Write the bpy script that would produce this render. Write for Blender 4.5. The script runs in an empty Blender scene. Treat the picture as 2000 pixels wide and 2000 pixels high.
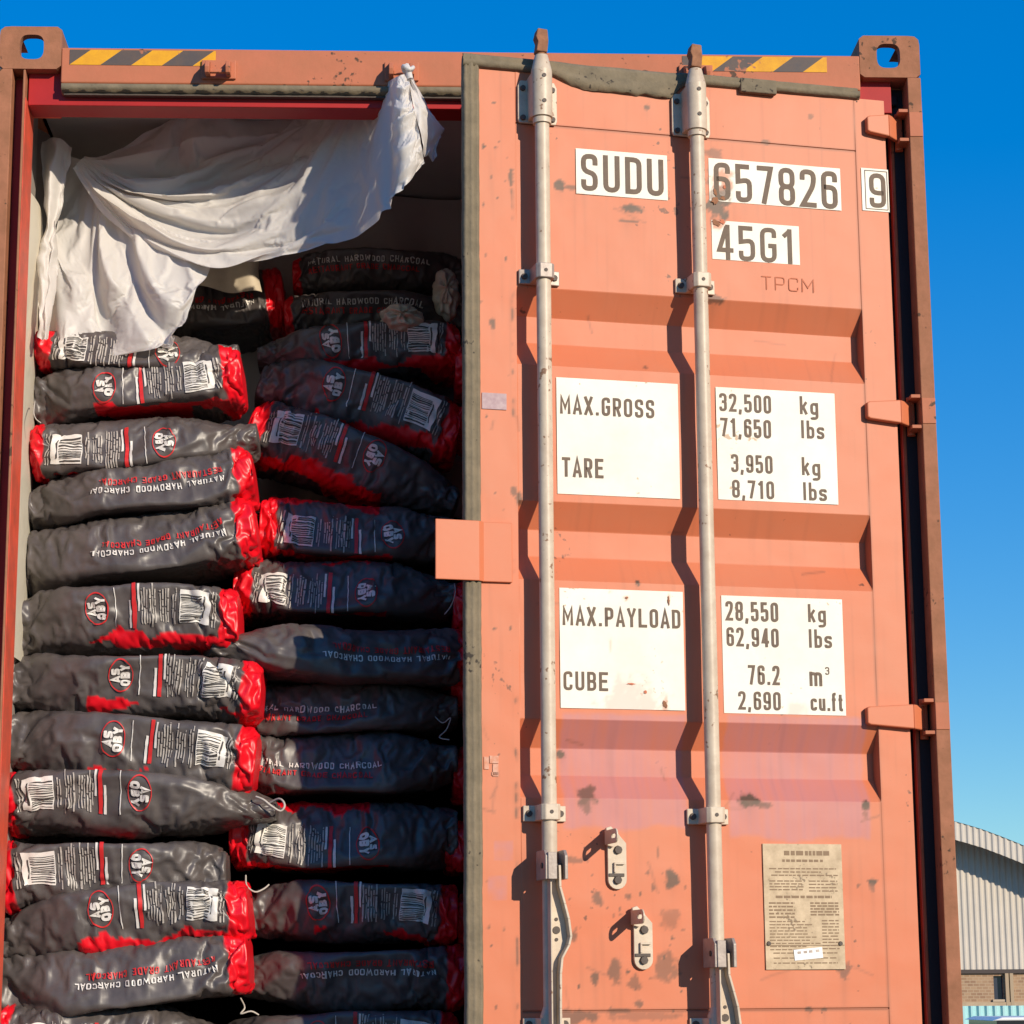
import bpy, math, random
import numpy as np
from mathutils import Matrix, Vector

random.seed(7)
sc = bpy.context.scene
col = sc.collection
PI = math.pi

# ------------------------------------------------------------------ camera, sky, sun, exposure
ZB = 1.2                                   # container floor line above the yard
CAMP = np.array([1.0762, -5.7957, 0.3983 + ZB])
YAW, PITCH, ROLL, FPX = 0.0452, 0.2031, -0.0074, 4548.0


def cam_axes():
    cy, sy, cp, sp = math.cos(YAW), math.sin(YAW), math.cos(PITCH), math.sin(PITCH)
    f = np.array([sy * cp, cy * cp, sp]); r = np.array([cy, -sy, 0.0]); u = np.cross(r, f)
    cr, sr = math.cos(ROLL), math.sin(ROLL)
    return cr * r + sr * u, -sr * r + cr * u, f


CR, CU, CF = cam_axes()
cam = bpy.data.cameras.new('camera')
cam.sensor_fit = 'HORIZONTAL'; cam.sensor_width = 36.0
cam.lens = 36.0 * FPX / 2000.0
cam.clip_start = 0.1; cam.clip_end = 5000.0
camo = bpy.data.objects.new('camera', cam); col.objects.link(camo)
camo.matrix_world = Matrix(((CR[0], CU[0], -CF[0], CAMP[0]), (CR[1], CU[1], -CF[1], CAMP[1]),
                            (CR[2], CU[2], -CF[2], CAMP[2]), (0, 0, 0, 1)))
sc.camera = camo

SUN_EL, SUN_AZ = math.radians(19.0), math.radians(36.0)      # azimuth: from the face normal towards +X
wd = bpy.data.worlds.new('World'); sc.world = wd; wd.use_nodes = True
wn = wd.node_tree.nodes; wl = wd.node_tree.links
bg = wn['Background']
sky = wn.new('ShaderNodeTexSky'); sky.sky_type = 'NISHITA'; sky.sun_disc = False
sky.sun_elevation = SUN_EL; sky.sun_rotation = PI - SUN_AZ
sky.air_density = 1.0; sky.dust_density = 0.0; sky.ozone_density = 4.0
hsv = wn.new('ShaderNodeHueSaturation'); hsv.inputs['Saturation'].default_value = 2.15
hsv.inputs['Hue'].default_value = 0.513
gam = wn.new('ShaderNodeGamma'); gam.inputs['Gamma'].default_value = 0.48          # flatter gradient towards the horizon
tint = wn.new('ShaderNodeMix'); tint.data_type = 'RGBA'; tint.blend_type = 'MULTIPLY'; tint.inputs['Factor'].default_value = 1.0
tint.inputs['B'].default_value = (1.72, 2.50, 2.85, 1)
wl.new(sky.outputs[0], gam.inputs['Color']); wl.new(gam.outputs[0], hsv.inputs['Color'])
wl.new(hsv.outputs[0], tint.inputs['A']); wl.new(tint.outputs['Result'], bg.inputs['Color'])
bg.inputs['Strength'].default_value = 0.116

sun = bpy.data.lights.new('sun', 'SUN'); sun.energy = 4.8; sun.angle = math.radians(0.5); sun.color = (1.0, 0.86, 0.68)
suno = bpy.data.objects.new('sun', sun); col.objects.link(suno)
SUNV = Vector((math.sin(SUN_AZ) * math.cos(SUN_EL), -math.cos(SUN_AZ) * math.cos(SUN_EL), math.sin(SUN_EL)))
suno.rotation_euler = SUNV.to_track_quat('Z', 'Y').to_euler()
suno.location = SUNV * 50

sc.view_settings.view_transform = 'Standard'; sc.view_settings.look = 'None'
sc.view_settings.gamma = 1.0; sc.view_settings.exposure = 0.04
sc.cycles.max_bounces = 8; sc.cycles.transmission_bounces = 4

# ------------------------------------------------------------------ measuring helpers
def ray(px, py):
    return CF + CR * (px - 1000.0) / FPX - CU * (py - 1000.0) / FPX


def at(px, py, Y):
    """world point seen at a picture point on the upright plane y = Y"""
    d = ray(px, py); return CAMP + d * ((Y - CAMP[1]) / d[1])


DA = 0.1976                                 # how far the right door stands open
DH = np.array([2.342, 0.0275, ZB]); DW = 1.1543
DEX = np.array([math.cos(DA), math.sin(DA), 0.0]); DN = np.array([math.sin(DA), -math.cos(DA), 0.0])


def od(px, py, off=0.0):
    """door coordinates (s from its free edge, z) of a picture point"""
    d = ray(px, py); t = ((DH + DN * off - CAMP) @ DN) / (d @ DN); P = CAMP + d * t - DH
    return float(P @ DEX + DW), float(P[2])


# ------------------------------------------------------------------ noise
_rs = np.random.RandomState(11)
_perm = _rs.permutation(256); _perm = np.concatenate([_perm, _perm, _perm])
_grad = _rs.normal(size=(256, 3)); _grad /= np.linalg.norm(_grad, axis=1)[:, None]


def noise3(x, y, z):
    x, y, z = np.broadcast_arrays(np.asarray(x, float), np.asarray(y, float), np.asarray(z, float))
    xi, yi, zi = np.floor(x).astype(int), np.floor(y).astype(int), np.floor(z).astype(int)
    xf, yf, zf = x - xi, y - yi, z - zi
    xi &= 255; yi &= 255; zi &= 255
    s = lambda t: t * t * t * (t * (t * 6 - 15) + 10)
    u, v, w = s(xf), s(yf), s(zf)

    def g(dx, dy, dz):
        h = _perm[_perm[_perm[xi + dx] + yi + dy] + zi + dz]
        gr = _grad[h]
        return gr[..., 0] * (xf - dx) + gr[..., 1] * (yf - dy) + gr[..., 2] * (zf - dz)
    L = lambda a, b, t: a + (b - a) * t
    return 1.6 * L(L(L(g(0, 0, 0), g(1, 0, 0), u), L(g(0, 1, 0), g(1, 1, 0), u), v),
                   L(L(g(0, 0, 1), g(1, 0, 1), u), L(g(0, 1, 1), g(1, 1, 1), u), v), w)


_val = _rs.uniform(-1, 1, 256)


def crumple(x, y, seed=0.0, warp=.35):
    """piecewise-flat noise: facets meeting in sharp creases, like crumpled film"""
    w1, w2 = noise3(x * .7 + seed, y * .7, 2.7), noise3(x * .7, y * .7 + seed, 8.1)
    x = x + warp * w1; y = y + warp * w2
    s = (x + y) * .366; xs, ys = x + s, y + s
    i = np.floor(xs).astype(int); j = np.floor(ys).astype(int); fx, fy = xs - i, ys - j
    k = int(seed * 57) & 255
    h = lambda a, b: _val[_perm[_perm[(a + k) & 255] + (b & 255)] & 255]
    v00, v11 = h(i, j), h(i + 1, j + 1); up = fx > fy
    vm = np.where(up, h(i + 1, j), h(i, j + 1))
    a = np.where(up, fx, fy); b = np.where(up, fy, fx)
    return v00 * (1 - a) + vm * (a - b) + v11 * b


def sstep(a, b, x):
    t = np.clip((x - a) / (b - a), 0, 1); return t * t * (3 - 2 * t)


# ------------------------------------------------------------------ mesh builder
class MB:
    def __init__(s): s.v = []; s.f = []; s.m = []; s.sm = []

    def add(s, v, f, mi=0, smooth=False):
        b = len(s.v); s.v.extend([tuple(map(float, p)) for p in v])
        for q in f: s.f.append([b + i for i in q]); s.m.append(mi); s.sm.append(smooth)
        return s

    def box(s, x0, x1, y0, y1, z0, z1, mi=0):
        v = [(x, y, z) for z in (z0, z1) for y in (y0, y1) for x in (x0, x1)]
        return s.add(v, [(0, 2, 3, 1), (4, 5, 7, 6), (0, 1, 5, 4), (2, 6, 7, 3), (0, 4, 6, 2), (1, 3, 7, 5)], mi)

    def prism(s, poly, fn, d0, d1, mi=0):
        """polygon (a,b) swept from d0 to d1; fn(a,b,d) -> xyz"""
        n = len(poly); v = [fn(a, b, d0) for a, b in poly] + [fn(a, b, d1) for a, b in poly]
        f = [list(range(n - 1, -1, -1)), list(range(n, 2 * n))] + [(i, (i + 1) % n, n + (i + 1) % n, n + i) for i in range(n)]
        return s.add(v, f, mi)

    def cyl(s, p0, p1, r0, r1=None, n=20, mi=0, caps=True):
        r1 = r0 if r1 is None else r1
        p0, p1 = Vector(p0), Vector(p1); d = (p1 - p0).normalized()
        a = d.orthogonal().normalized(); b = d.cross(a)
        ring = lambda p, r: [p + (a * math.cos(2 * PI * i / n) + b * math.sin(2 * PI * i / n)) * r for i in range(n)]
        s.add(ring(p0, r0) + ring(p1, r1), [(i, (i + 1) % n, n + (i + 1) % n, n + i) for i in range(n)], mi, True)
        if caps:
            s.add(ring(p0, r0), [list(range(n - 1, -1, -1))], mi); s.add(ring(p1, r1), [list(range(n))], mi)
        return s

    def tube(s, path, r, n=8, mi=0):
        path = [Vector(p) for p in path]; rings = []; a = None
        for i, p in enumerate(path):
            d = (path[min(i + 1, len(path) - 1)] - path[max(i - 1, 0)]).normalized()
            a = d.orthogonal() if a is None else (a - d * a.dot(d)); a.normalize(); b = d.cross(a)
            rings += [p + (a * math.cos(2 * PI * k / n) + b * math.sin(2 * PI * k / n)) * r for k in range(n)]
        m = len(path)
        f = [(i * n + k, i * n + (k + 1) % n, (i + 1) * n + (k + 1) % n, (i + 1) * n + k) for i in range(m - 1) for k in range(n)]
        return s.add(rings, f, mi, True)

    def grid(s, P, mi=0, smooth=True, flip=False):
        """P: array (rows, cols, 3)"""
        r, c = P.shape[:2]
        f = [(i * c + j, i * c + j + 1, (i + 1) * c + j + 1, (i + 1) * c + j) for i in range(r - 1) for j in range(c - 1)]
        if flip: f = [q[::-1] for q in f]
        return s.add(P.reshape(-1, 3), f, mi, smooth)

    def build(s, name, mats, parent=None, bevel=0.0, attr=None, recalc=False):
        me = bpy.data.meshes.new(name); me.from_pydata(s.v, [], s.f)
        for m in (mats if isinstance(mats, (list, tuple)) else [mats]): me.materials.append(m)
        me.polygons.foreach_set('material_index', s.m); me.polygons.foreach_set('use_smooth', s.sm)
        if attr is not None:
            ca = me.color_attributes.new('wear', 'FLOAT_COLOR', 'POINT')
            ca.data.foreach_set('color', np.asarray(attr, dtype=np.float32).ravel())
        me.update()
        if recalc:
            import bmesh
            bm = bmesh.new(); bm.from_mesh(me); bmesh.ops.recalc_face_normals(bm, faces=bm.faces); bm.to_mesh(me); bm.free()
        o = bpy.data.objects.new(name, me); col.objects.link(o)
        if parent is not None: o.parent = parent
        if bevel:
            b = o.modifiers.new('bevel', 'BEVEL'); b.width = bevel; b.segments = 2; b.limit_method = 'ANGLE'; b.angle_limit = math.radians(40)
        return o


def thing(name, label, cat, loc=(0, 0, 0), rotz=0.0, group=None):
    o = bpy.data.objects.new(name, None); col.objects.link(o)
    o.empty_display_size = 0.1; o.location = [float(c) for c in loc]; o.rotation_euler = (0, 0, rotz)
    return tag(o, label, cat, group)


def tag(o, label, cat=None, group=None):
    o['label'] = label
    if cat: o['category'] = cat
    if group: o['group'] = group
    return o


def struct(o): o['kind'] = 'structure'; return o


# ------------------------------------------------------------------ materials
def mat(name, base, rough=0.6, spec=0.4, metal=0.0, var=0.0, vscale=8.0, bump=0.0, bscale=40.0, wear=False, col2=None, speck=0.0, spcol=(0.09, 0.05, 0.03), spscale=55.0):
    m = bpy.data.materials.new(name); m.use_nodes = True
    nt = m.node_tree; N = nt.nodes; L = nt.links; bs = N['Principled BSDF']
    bs.inputs['Roughness'].default_value = rough; bs.inputs['Metallic'].default_value = metal
    bs.inputs['Specular IOR Level'].default_value = spec
    tc = N.new('ShaderNodeTexCoord')
    c = N.new('ShaderNodeRGB'); c.outputs[0].default_value = (*base, 1); out = c.outputs[0]
    if var:
        nz = N.new('ShaderNodeTexNoise'); nz.inputs['Scale'].default_value = vscale; nz.inputs['Detail'].default_value = 6; nz.inputs['Roughness'].default_value = 0.65
        L.new(tc.outputs['Object'], nz.inputs['Vector'])
        rp = N.new('ShaderNodeMapRange'); rp.inputs[1].default_value = 0.3; rp.inputs[2].default_value = 0.72
        L.new(nz.outputs[0], rp.inputs[0])
        mx = N.new('ShaderNodeMix'); mx.data_type = 'RGBA'
        L.new(rp.outputs[0], mx.inputs['Factor']); L.new(out, mx.inputs['A'])
        c2 = col2 or tuple(min(1, k * (1 - var)) for k in base)
        mx.inputs['B'].default_value = (*c2, 1); out = mx.outputs['Result']
    if speck:                               # small rust chips
        ns = N.new('ShaderNodeTexNoise'); ns.inputs['Scale'].default_value = spscale; ns.inputs['Detail'].default_value = 2
        nl = N.new('ShaderNodeTexNoise'); nl.inputs['Scale'].default_value = spscale * .09; nl.inputs['Detail'].default_value = 2
        L.new(tc.outputs['Object'], ns.inputs['Vector']); L.new(tc.outputs['Object'], nl.inputs['Vector'])
        ad = N.new('ShaderNodeMath'); ad.operation = 'ADD'; L.new(ns.outputs[0], ad.inputs[0]); L.new(nl.outputs[0], ad.inputs[1])
        r2 = N.new('ShaderNodeMapRange'); r2.inputs[1].default_value = 1.33 - .12 * speck; r2.inputs[2].default_value = 1.40 - .12 * speck
        L.new(ad.outputs[0], r2.inputs[0])
        mx = N.new('ShaderNodeMix'); mx.data_type = 'RGBA'; L.new(r2.outputs[0], mx.inputs['Factor']); L.new(out, mx.inputs['A']); mx.inputs['B'].default_value = (*spcol, 1)
        out = mx.outputs['Result']
    if wear:
        at_ = N.new('ShaderNodeAttribute'); at_.attribute_name = 'wear'
        sp = N.new('ShaderNodeSeparateColor'); L.new(at_.outputs['Color'], sp.inputs[0])
        for ch, cc in zip(('Green', 'Red', 'Blue'), wear):
            mx = N.new('ShaderNodeMix'); mx.data_type = 'RGBA'
            L.new(sp.outputs[ch], mx.inputs['Factor']); L.new(out, mx.inputs['A']); mx.inputs['B'].default_value = (*cc, 1)
            out = mx.outputs['Result']
    L.new(out, bs.inputs['Base Color'])
    if bump:
        nb = N.new('ShaderNodeTexNoise'); nb.inputs['Scale'].default_value = bscale; nb.inputs['Detail'].default_value = 4
        if bump < 0:                        # crumpled film: ridged creases
            bump = -bump; nb.noise_type = 'RIDGED_MULTIFRACTAL'; nb.inputs['Distortion'].default_value = 0.6
        L.new(tc.outputs['Object'], nb.inputs['Vector'])
        bp = N.new('ShaderNodeBump'); bp.inputs['Strength'].default_value = bump; bp.inputs['Distance'].default_value = 0.006
        L.new(nb.outputs[0], bp.inputs['Height']); L.new(bp.outputs[0], bs.inputs['Normal'])
    return m


ORANGE = (0.60, 0.164, 0.070)
M_door = mat('door_paint', ORANGE, 0.5, 0.35, var=0.10, vscale=3.0, speck=.35, spscale=45.0, spcol=(0.20, 0.075, 0.04), bump=0.06, bscale=25,
             col2=(0.56, 0.188, 0.094), wear=((0.49, 0.185, 0.165), (0.10, 0.06, 0.038), (0.20, 0.085, 0.05)))
M_frame = mat('frame_paint', (0.52, 0.165, 0.085), 0.6, 0.3, var=0.4, vscale=9.0, bump=0.12, bscale=40, col2=(0.42, 0.15, 0.075), speck=1.0)
M_cast = mat('casting_rust', (0.40, 0.165, 0.09), 0.75, 0.25, var=0.5, vscale=14.0, bump=0.25, bscale=50, col2=(0.25, 0.11, 0.055), speck=1.0)
M_red = mat('jamb_red', (0.80, 0.10, 0.05), 0.5, 0.35, var=0.35, vscale=12.0, col2=(0.42, 0.085, 0.05), bump=0.08)
M_lintel = mat('lintel_red', (0.42, 0.02, 0.02), 0.5, 0.3, var=0.2, vscale=8.0)
M_gasket = mat('gasket_rubber', (0.235, 0.19, 0.125), 0.8, 0.2, var=0.4, vscale=22.0, col2=(0.15, 0.125, 0.085), bump=0.35, bscale=60, speck=.7, spcol=(.06, .05, .04), spscale=80)
M_blackgasket = mat('black_rubber', (0.012, 0.011, 0.015), 0.6, 0.3)
M_galv = mat('cream_galvanised', (0.62, 0.52, 0.39), 0.45, 0.45, var=0.3, vscale=18.0, col2=(0.46, 0.36, 0.26), bump=0.10, bscale=60, speck=.75, spcol=(.24, .13, .07), spscale=70)
M_galvd = mat('grey_galvanised', (0.40, 0.34, 0.29), 0.45, 0.5, metal=0.15, var=0.45, vscale=40.0, col2=(0.25, 0.2, 0.17), bump=0.1, bscale=70)
M_bolt = mat('dark_bolt', (0.10, 0.075, 0.06), 0.6, 0.4, var=0.4, vscale=90.0)
M_rustbar = mat('rusty_cam', (0.36, 0.17, 0.09), 0.8, 0.2, var=0.5, vscale=40.0, col2=(0.20, 0.09, 0.05), bump=0.3, bscale=80)
M_white = mat('marking_white', (0.82, 0.80, 0.70), 0.5, 0.35, var=0.12, vscale=5.0, col2=(0.72, 0.66, 0.54), speck=.45, spcol=(.5, .36, .24), spscale=60,
              wear=((0.66, 0.50, 0.42), (0.14, 0.075, 0.05), (0.55, 0.25, 0.15)))
M_ink = mat('marking_ink', (0.115, 0.078, 0.052), 0.6, 0.3, var=0.25, vscale=60.0, col2=(0.16, 0.11, 0.075))
M_yellow = mat('tape_yellow', (0.80, 0.40, 0.015), 0.5, 0.3, var=0.3, vscale=25.0, col2=(0.62, 0.28, 0.02), speck=1.2, spcol=(.40, .15, .08))
M_tapeblk = mat('tape_black', (0.085, 0.075, 0.075), 0.5, 0.3, var=0.5, vscale=25.0, col2=(0.13, 0.09, 0.07), speck=1.2, spcol=(.40, .15, .08))
M_inner = mat('inner_wall', (0.30, 0.27, 0.24), 0.7, 0.2, var=0.2, vscale=4.0)
M_roof = mat('roof_inside', (0.55, 0.51, 0.48), 0.7, 0.2, var=0.2, vscale=2.0)
M_plate = mat('aluminium_plate', (0.60, 0.46, 0.29), 0.5, 0.4, var=0.5, vscale=30.0, col2=(0.36, 0.26, 0.15), speck=1.0, spcol=(.2, .14, .08), spscale=120)
M_purple = mat('faded_sticker', (0.36, 0.24, 0.26), 0.6, 0.3, var=0.4, vscale=60.0, col2=(0.50, 0.38, 0.38))
M_scratch = mat('scratch_mark', (0.52, 0.16, 0.08), 0.6, 0.2)
M_string = mat('white_twine', (0.50, 0.46, 0.41), 0.8, 0.2)

# woven bag: the print colour comes with the mesh
M_bag = mat('woven_bag_film', (0.066, 0.057, 0.056), 0.40, 0.5, var=0.35, vscale=14.0, col2=(0.115, 0.097, 0.090), bump=-0.4, bscale=16,
            wear=((0.062, 0.055, 0.053), (0.72, 0.004, 0.014), (0.03, 0.028, 0.03)))
M_bagwhite = mat('bag_print_white', (0.80, 0.76, 0.70), 0.45, 0.4, var=0.2, vscale=60.0)
M_baggrey = mat('bag_print_grey', (0.56, 0.51, 0.45), 0.45, 0.4, var=0.4, vscale=90.0, col2=(0.28, 0.25, 0.22))
M_bagred = mat('bag_print_red', (0.66, 0.03, 0.03), 0.45, 0.4, var=0.2, vscale=70.0)
M_bagblk = mat('bag_print_black', (0.06, 0.054, 0.05), 0.45, 0.4)


def sheet_mat(name, base, trans, tint):
    m = bpy.data.materials.new(name); m.use_nodes = True; N = m.node_tree.nodes; L = m.node_tree.links
    bs = N['Principled BSDF']; out = N['Material Output']
    bs.inputs['Base Color'].default_value = (*base, 1); bs.inputs['Roughness'].default_value = 0.42; bs.inputs['Specular IOR Level'].default_value = 0.35
    tr = N.new('ShaderNodeBsdfTranslucent'); tr.inputs['Color'].default_value = (*tint, 1)
    mx = N.new('ShaderNodeMixShader'); mx.inputs[0].default_value = trans
    tc = N.new('ShaderNodeTexCoord'); nz = N.new('ShaderNodeTexNoise'); nz.inputs['Scale'].default_value = 28; nz.inputs['Detail'].default_value = 5
    L.new(tc.outputs['Object'], nz.inputs['Vector'])
    bp = N.new('ShaderNodeBump'); bp.inputs['Strength'].default_value = 0.22; bp.inputs['Distance'].default_value = 0.01
    L.new(nz.outputs[0], bp.inputs['Height']); L.new(bp.outputs[0], bs.inputs['Normal'])
    L.new(bs.outputs[0], mx.inputs[1]); L.new(tr.outputs[0], mx.inputs[2]); L.new(mx.outputs[0], out.inputs['Surface'])
    return m


M_sheet = sheet_mat('white_film', (0.84, 0.81, 0.77), 0.36, (0.80, 0.76, 0.70))
M_liner = sheet_mat('cream_liner', (0.78, 0.72, 0.58), 0.2, (0.70, 0.62, 0.48))
M_darkliner = mat('shaded_liner', (0.50, 0.42, 0.40), 0.6, 0.3, var=0.2, vscale=3.0)  # beige-white lining with the interior shade put into its brown-grey colour
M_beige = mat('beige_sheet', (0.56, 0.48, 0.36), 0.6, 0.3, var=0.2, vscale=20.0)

# ------------------------------------------------------------------ stroke lettering (condensed industrial capitals)
def _round(pts, rad, closed):
    """round the corners of a centreline; pts = [(x,y)] or (x,y,0) for a sharp corner"""
    n = len(pts); out = []
    for i, p in enumerate(pts):
        sharp = len(p) > 2
        if sharp or (not closed and i in (0, n - 1)): out.append(tuple(p[:2])); continue
        a, b = pts[(i - 1) % n], pts[(i + 1) % n]
        va = Vector((a[0] - p[0], a[1] - p[1])); vb = Vector((b[0] - p[0], b[1] - p[1]))
        r = min(rad, va.length * 0.49, vb.length * 0.49)
        pa = Vector(p[:2]) + va.normalized() * r; pb = Vector(p[:2]) + vb.normalized() * r
        for k in range(5):
            t = k / 4; q = pa * (1 - t) ** 2 + Vector(p[:2]) * 2 * t * (1 - t) + pb * t * t
            out.append((q.x, q.y))
    return out


def _ribbon(pts, t, closed):
    n = len(pts); L = []; R = []
    for i in range(n):
        p = Vector(pts[i])
        a = Vector(pts[(i - 1) % n]) if (closed or i > 0) else None
        b = Vector(pts[(i + 1) % n]) if (closed or i < n - 1) else None
        d1 = (p - a).normalized() if a is not None and (p - a).length > 1e-9 else None
        d2 = (b - p).normalized() if b is not None and (b - p).length > 1e-9 else None
        d1 = d1 or d2; d2 = d2 or d1
        n1 = Vector((-d1.y, d1.x)); n2 = Vector((-d2.y, d2.x)); m = n1 + n2
        m = n1 if m.length < 1e-6 else m.normalized(); k = min(2.2, 1 / max(0.3, m.dot(n1)))
        L.append(p + m * t * k / 2); R.append(p - m * t * k / 2)
    v = []
    for a, b in zip(L, R): v += [(a.x, a.y), (b.x, b.y)]
    f = [(2 * i, 2 * i + 1, 2 * ((i + 1) % n) + 1, 2 * ((i + 1) % n)) for i in range(n if closed else n - 1)]
    return v, f


def glyph(ch, W, t):
    """list of (points, closed); height of capitals 1"""
    a = t / 2; l, r, b, T, m, c = a, W - a, a, 1 - a, 0.5, W / 2; X = 0.72
    sx = lambda v: (v[0], v[1], 0)
    o = [([(l, b), (l, T), (r, T), (r, b)], True)]
    G = {
        'O': o, '0': o, 'Q': o + [([(c, .25), (r, 0)], False)],
        'S': [([(r, .70), (r, T), (l, T), (l, .53), (r, .47), (r, b), (l, b), (l, .30)], False)],
        'U': [([(l, 1), (l, b), (r, b), (r, 1)], False)],
        'D': [([(l, b, 0), (l, T, 0), (r, T), (r, b)], True)],
        '6': [([(r, .72), (r, T), (l, T), (l, b), (r, b), (r, .57), (l, .57, 0)], False)],
        '9': [([(l, .28), (l, b), (r, b), (r, T), (l, T), (l, .43), (r, .43, 0)], False)],
        '5': [([(r, T), (l, T, 0), (l, .54, 0), (r, .60), (r, b), (l, b), (l, .28)], False)],
        '7': [([(0, T), (r, T, 0), (W * .38, 0)], False)],
        '8': [([(l, .5), (l, T), (r, T), (r, .5)], True), ([(l, b), (l, .5), (r, .5), (r, b)], True)],
        '2': [([(l, .72), (l, T), (r, T), (r, .6), (l, b, 0), (W, b)], False)],
        '3': [([(l, .75), (l, T), (r, T), (r, .53), (W * .35, .53)], False), ([(W * .35, .53), (r, .53), (r, b), (l, b), (l, .25)], False)],
        '4': [([(W * .66, 0), (W * .66, 1)], False), ([(W * .6, T), (l, .27, 0), (W, .27)], False)],
        '1': [([(W * .62, 0), (W * .62, 1)], False), ([(W * .6, 1 - a), (W * .15, .78)], False)],
        'G': [([(r, .72), (r, T), (l, T), (l, b), (r, b), (r, .48, 0), (c, .48)], False)],
        'C': [([(r, .70), (r, T), (l, T), (l, b), (r, b), (r, .30)], False)],
        'M': [([(l, 0), (l, 1 - a, 0), (c, .32, 0), (r, 1 - a, 0), (r, 0)], False)],
        'N': [([(l, 0), (l, 1 - a, 0), (r, a, 0), (r, 1)], False)],
        'W': [([(l, 1), (W * .28, a, 0), (c, .7, 0), (W * .72, a, 0), (r, 1)], False)],
        'A': [([(a * .6, 0), (c, 1 - a * .4, 0), (W - a * .6, 0)], False), ([(W * .22, .28), (W * .78, .28)], False)],
        'X': [([(a * .6, 0), (W - a * .6, 1)], False), ([(a * .6, 1), (W - a * .6, 0)], False)],
        'Y': [([(a * .6, 1), (c, .45, 0), (W - a * .6, 1)], False), ([(c, 0), (c, .48)], False)],
        'V': [([(a * .6, 1), (c, a, 0), (W - a * .6, 1)], False)],
        'R': [([(l, 0), (l, T, 0), (r, T), (r, .46), (l, .46, 0)], False), ([(c, .46), (r, 0)], False)],
        'P': [([(l, 0), (l, T, 0), (r, T), (r, .44), (l, .44, 0)], False)],
        'T': [([(0, T), (W, T)], False), ([(c, 0), (c, 1)], False)],
        'I': [([(c, 0), (c, 1)], False)],
        'H': [([(l, 0), (l, 1)], False), ([(r, 0), (r, 1)], False), ([(l, .5), (r, .5)], False)],
        'E': [([(W, T), (l, T, 0), (l, b, 0), (W, b)], False), ([(l, .52), (W * .9, .52)], False)],
        'F': [([(W, T), (l, T, 0), (l, 0)], False), ([(l, .52), (W * .9, .52)], False)],
        'L': [([(l, 1), (l, b, 0), (W, b)], False)],
        'B': [([(l, b, 0), (l, .5, 0), (r, .5), (r, b)], True), ([(l, .5, 0), (l, T, 0), (r * .97, T), (r * .97, .5)], True)],
        'k': [([(l, 0), (l, 1)], False), ([(l, .24), (r, .68)], False), ([(W * .42, .40), (r, 0)], False)],
        'g': [([(l, b), (l, .66 - a), (r, .66 - a), (r, b)], True), ([(r, .66), (r, -.28 + a), (l, -.28 + a), (l, -.16)], False)],
        'l': [([(c, 0), (c, 1)], False)],
        'b': [([(l, 0), (l, 1)], False), ([(l, b), (l, .66 - a), (r, .66 - a), (r, b)], True)],
        's': [([(r, .48), (r, .66 - a), (l, .66 - a), (l, .36), (r, .31), (r, b), (l, b), (l, .19)], False)],
        'm': [([(l, 0), (l, .68)], False), ([(l, .50), (l, .66 - a), (c, .66 - a), (c, 0)], False), ([(c, .50), (c, .66 - a), (r, .66 - a), (r, 0)], False)],
        'c': [([(r, .46), (r, .66 - a), (l, .66 - a), (l, b), (r, b), (r, .2)], False)],
        'u': [([(l, .66), (l, b), (r, b)], False), ([(r, 0), (r, .66)], False)],
        'f': [([(W * .35, 0), (W * .35, T), (W * .85, T)], False), ([(0, .62), (W * .8, .62)], False)],
        't': [([(W * .4, .9), (W * .4, b), (W * .9, b)], False), ([(0, .62), (W * .85, .62)], False)],
        '.': [([(c, 0), (c, t * 1.1)], False)],
        ',': [([(c, t * 1.0), (c - .04, -t * .9)], False)],
    }
    return G.get(ch, [])


NARROW = {'.': .42, ',': .42, 'l': .45, 'I': .5, 'i': .4, ' ': .6, 'f': .72, 't': .72, 'm': 1.45, 'M': 1.25, 'W': 1.45, '1': .8}


def text_strokes(s, width=None, W=0.5, gap=0.17, t=0.15, rad=0.2):
    """list of (verts2d, faces); text from x=0, capital height 1. width: total width asked for"""
    adv = [NARROW.get(ch, 1) * W for ch in s]
    total = sum(adv) + gap * (len(s) - 1)
    k = 1.0 if width is None else width / total
    x = 0; out = []
    for ch, w in zip(s, adv):
        ww = w * k
        for pts, closed in glyph(ch, ww, t):
            v, f = _ribbon(_round(pts, rad, closed), t, closed)
            out.append(([(p[0] + x, p[1]) for p in v], f))
        x += (w + gap) * k
    return out, x


# ------------------------------------------------------------------ the yard
g = MB(); n = 24
P = np.array([[(x, y, 0.0) for x in np.linspace(-900, 900, n)] for y in np.linspace(-400, 1400, n)])
g.grid(P, smooth=False)
M_ground = mat('yard_asphalt', (0.19, 0.168, 0.145), 0.9, 0.2, var=0.35, vscale=0.6, bump=0.2, bscale=6)
struct(g.build('ground', M_ground))
dk = MB(); dk.box(-0.6, 3.0, 0.35, 13.0, 0.0, ZB - 0.004)
struct(dk.build('loading_dock', mat('dock_concrete', (0.30, 0.27, 0.23), 0.9, 0.2, var=0.3, vscale=2.0)))

# ------------------------------------------------------------------ the container
con = thing('shipping_container', 'faded orange steel shipping container with its right door ajar, loaded with charcoal bags', 'container', (0, 0, ZB))
CW, CL, CH = 2.438, 12.19, 2.896


def wall_corr(x_out, sgn):
    m = MB(); prof = []; y = 0.12; k = 0
    while y < CL - 0.2:                     # trapezoid corrugation
        for dy, dx in ((0, 0), (.072, 0), (.140, .036), (.212, .036)):
            prof.append((x_out + sgn * dx, y + dy))
        y += .28
    zs = (0.16, 2.80)
    for off in (0.0, 0.004):
        Pw = np.array([[(a + sgn * off, b, z) for a, b in prof] for z in zs])
        m.grid(Pw, smooth=False, flip=(off > 0) != (sgn < 0), mi=1 if off else 0)
    return m


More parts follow.
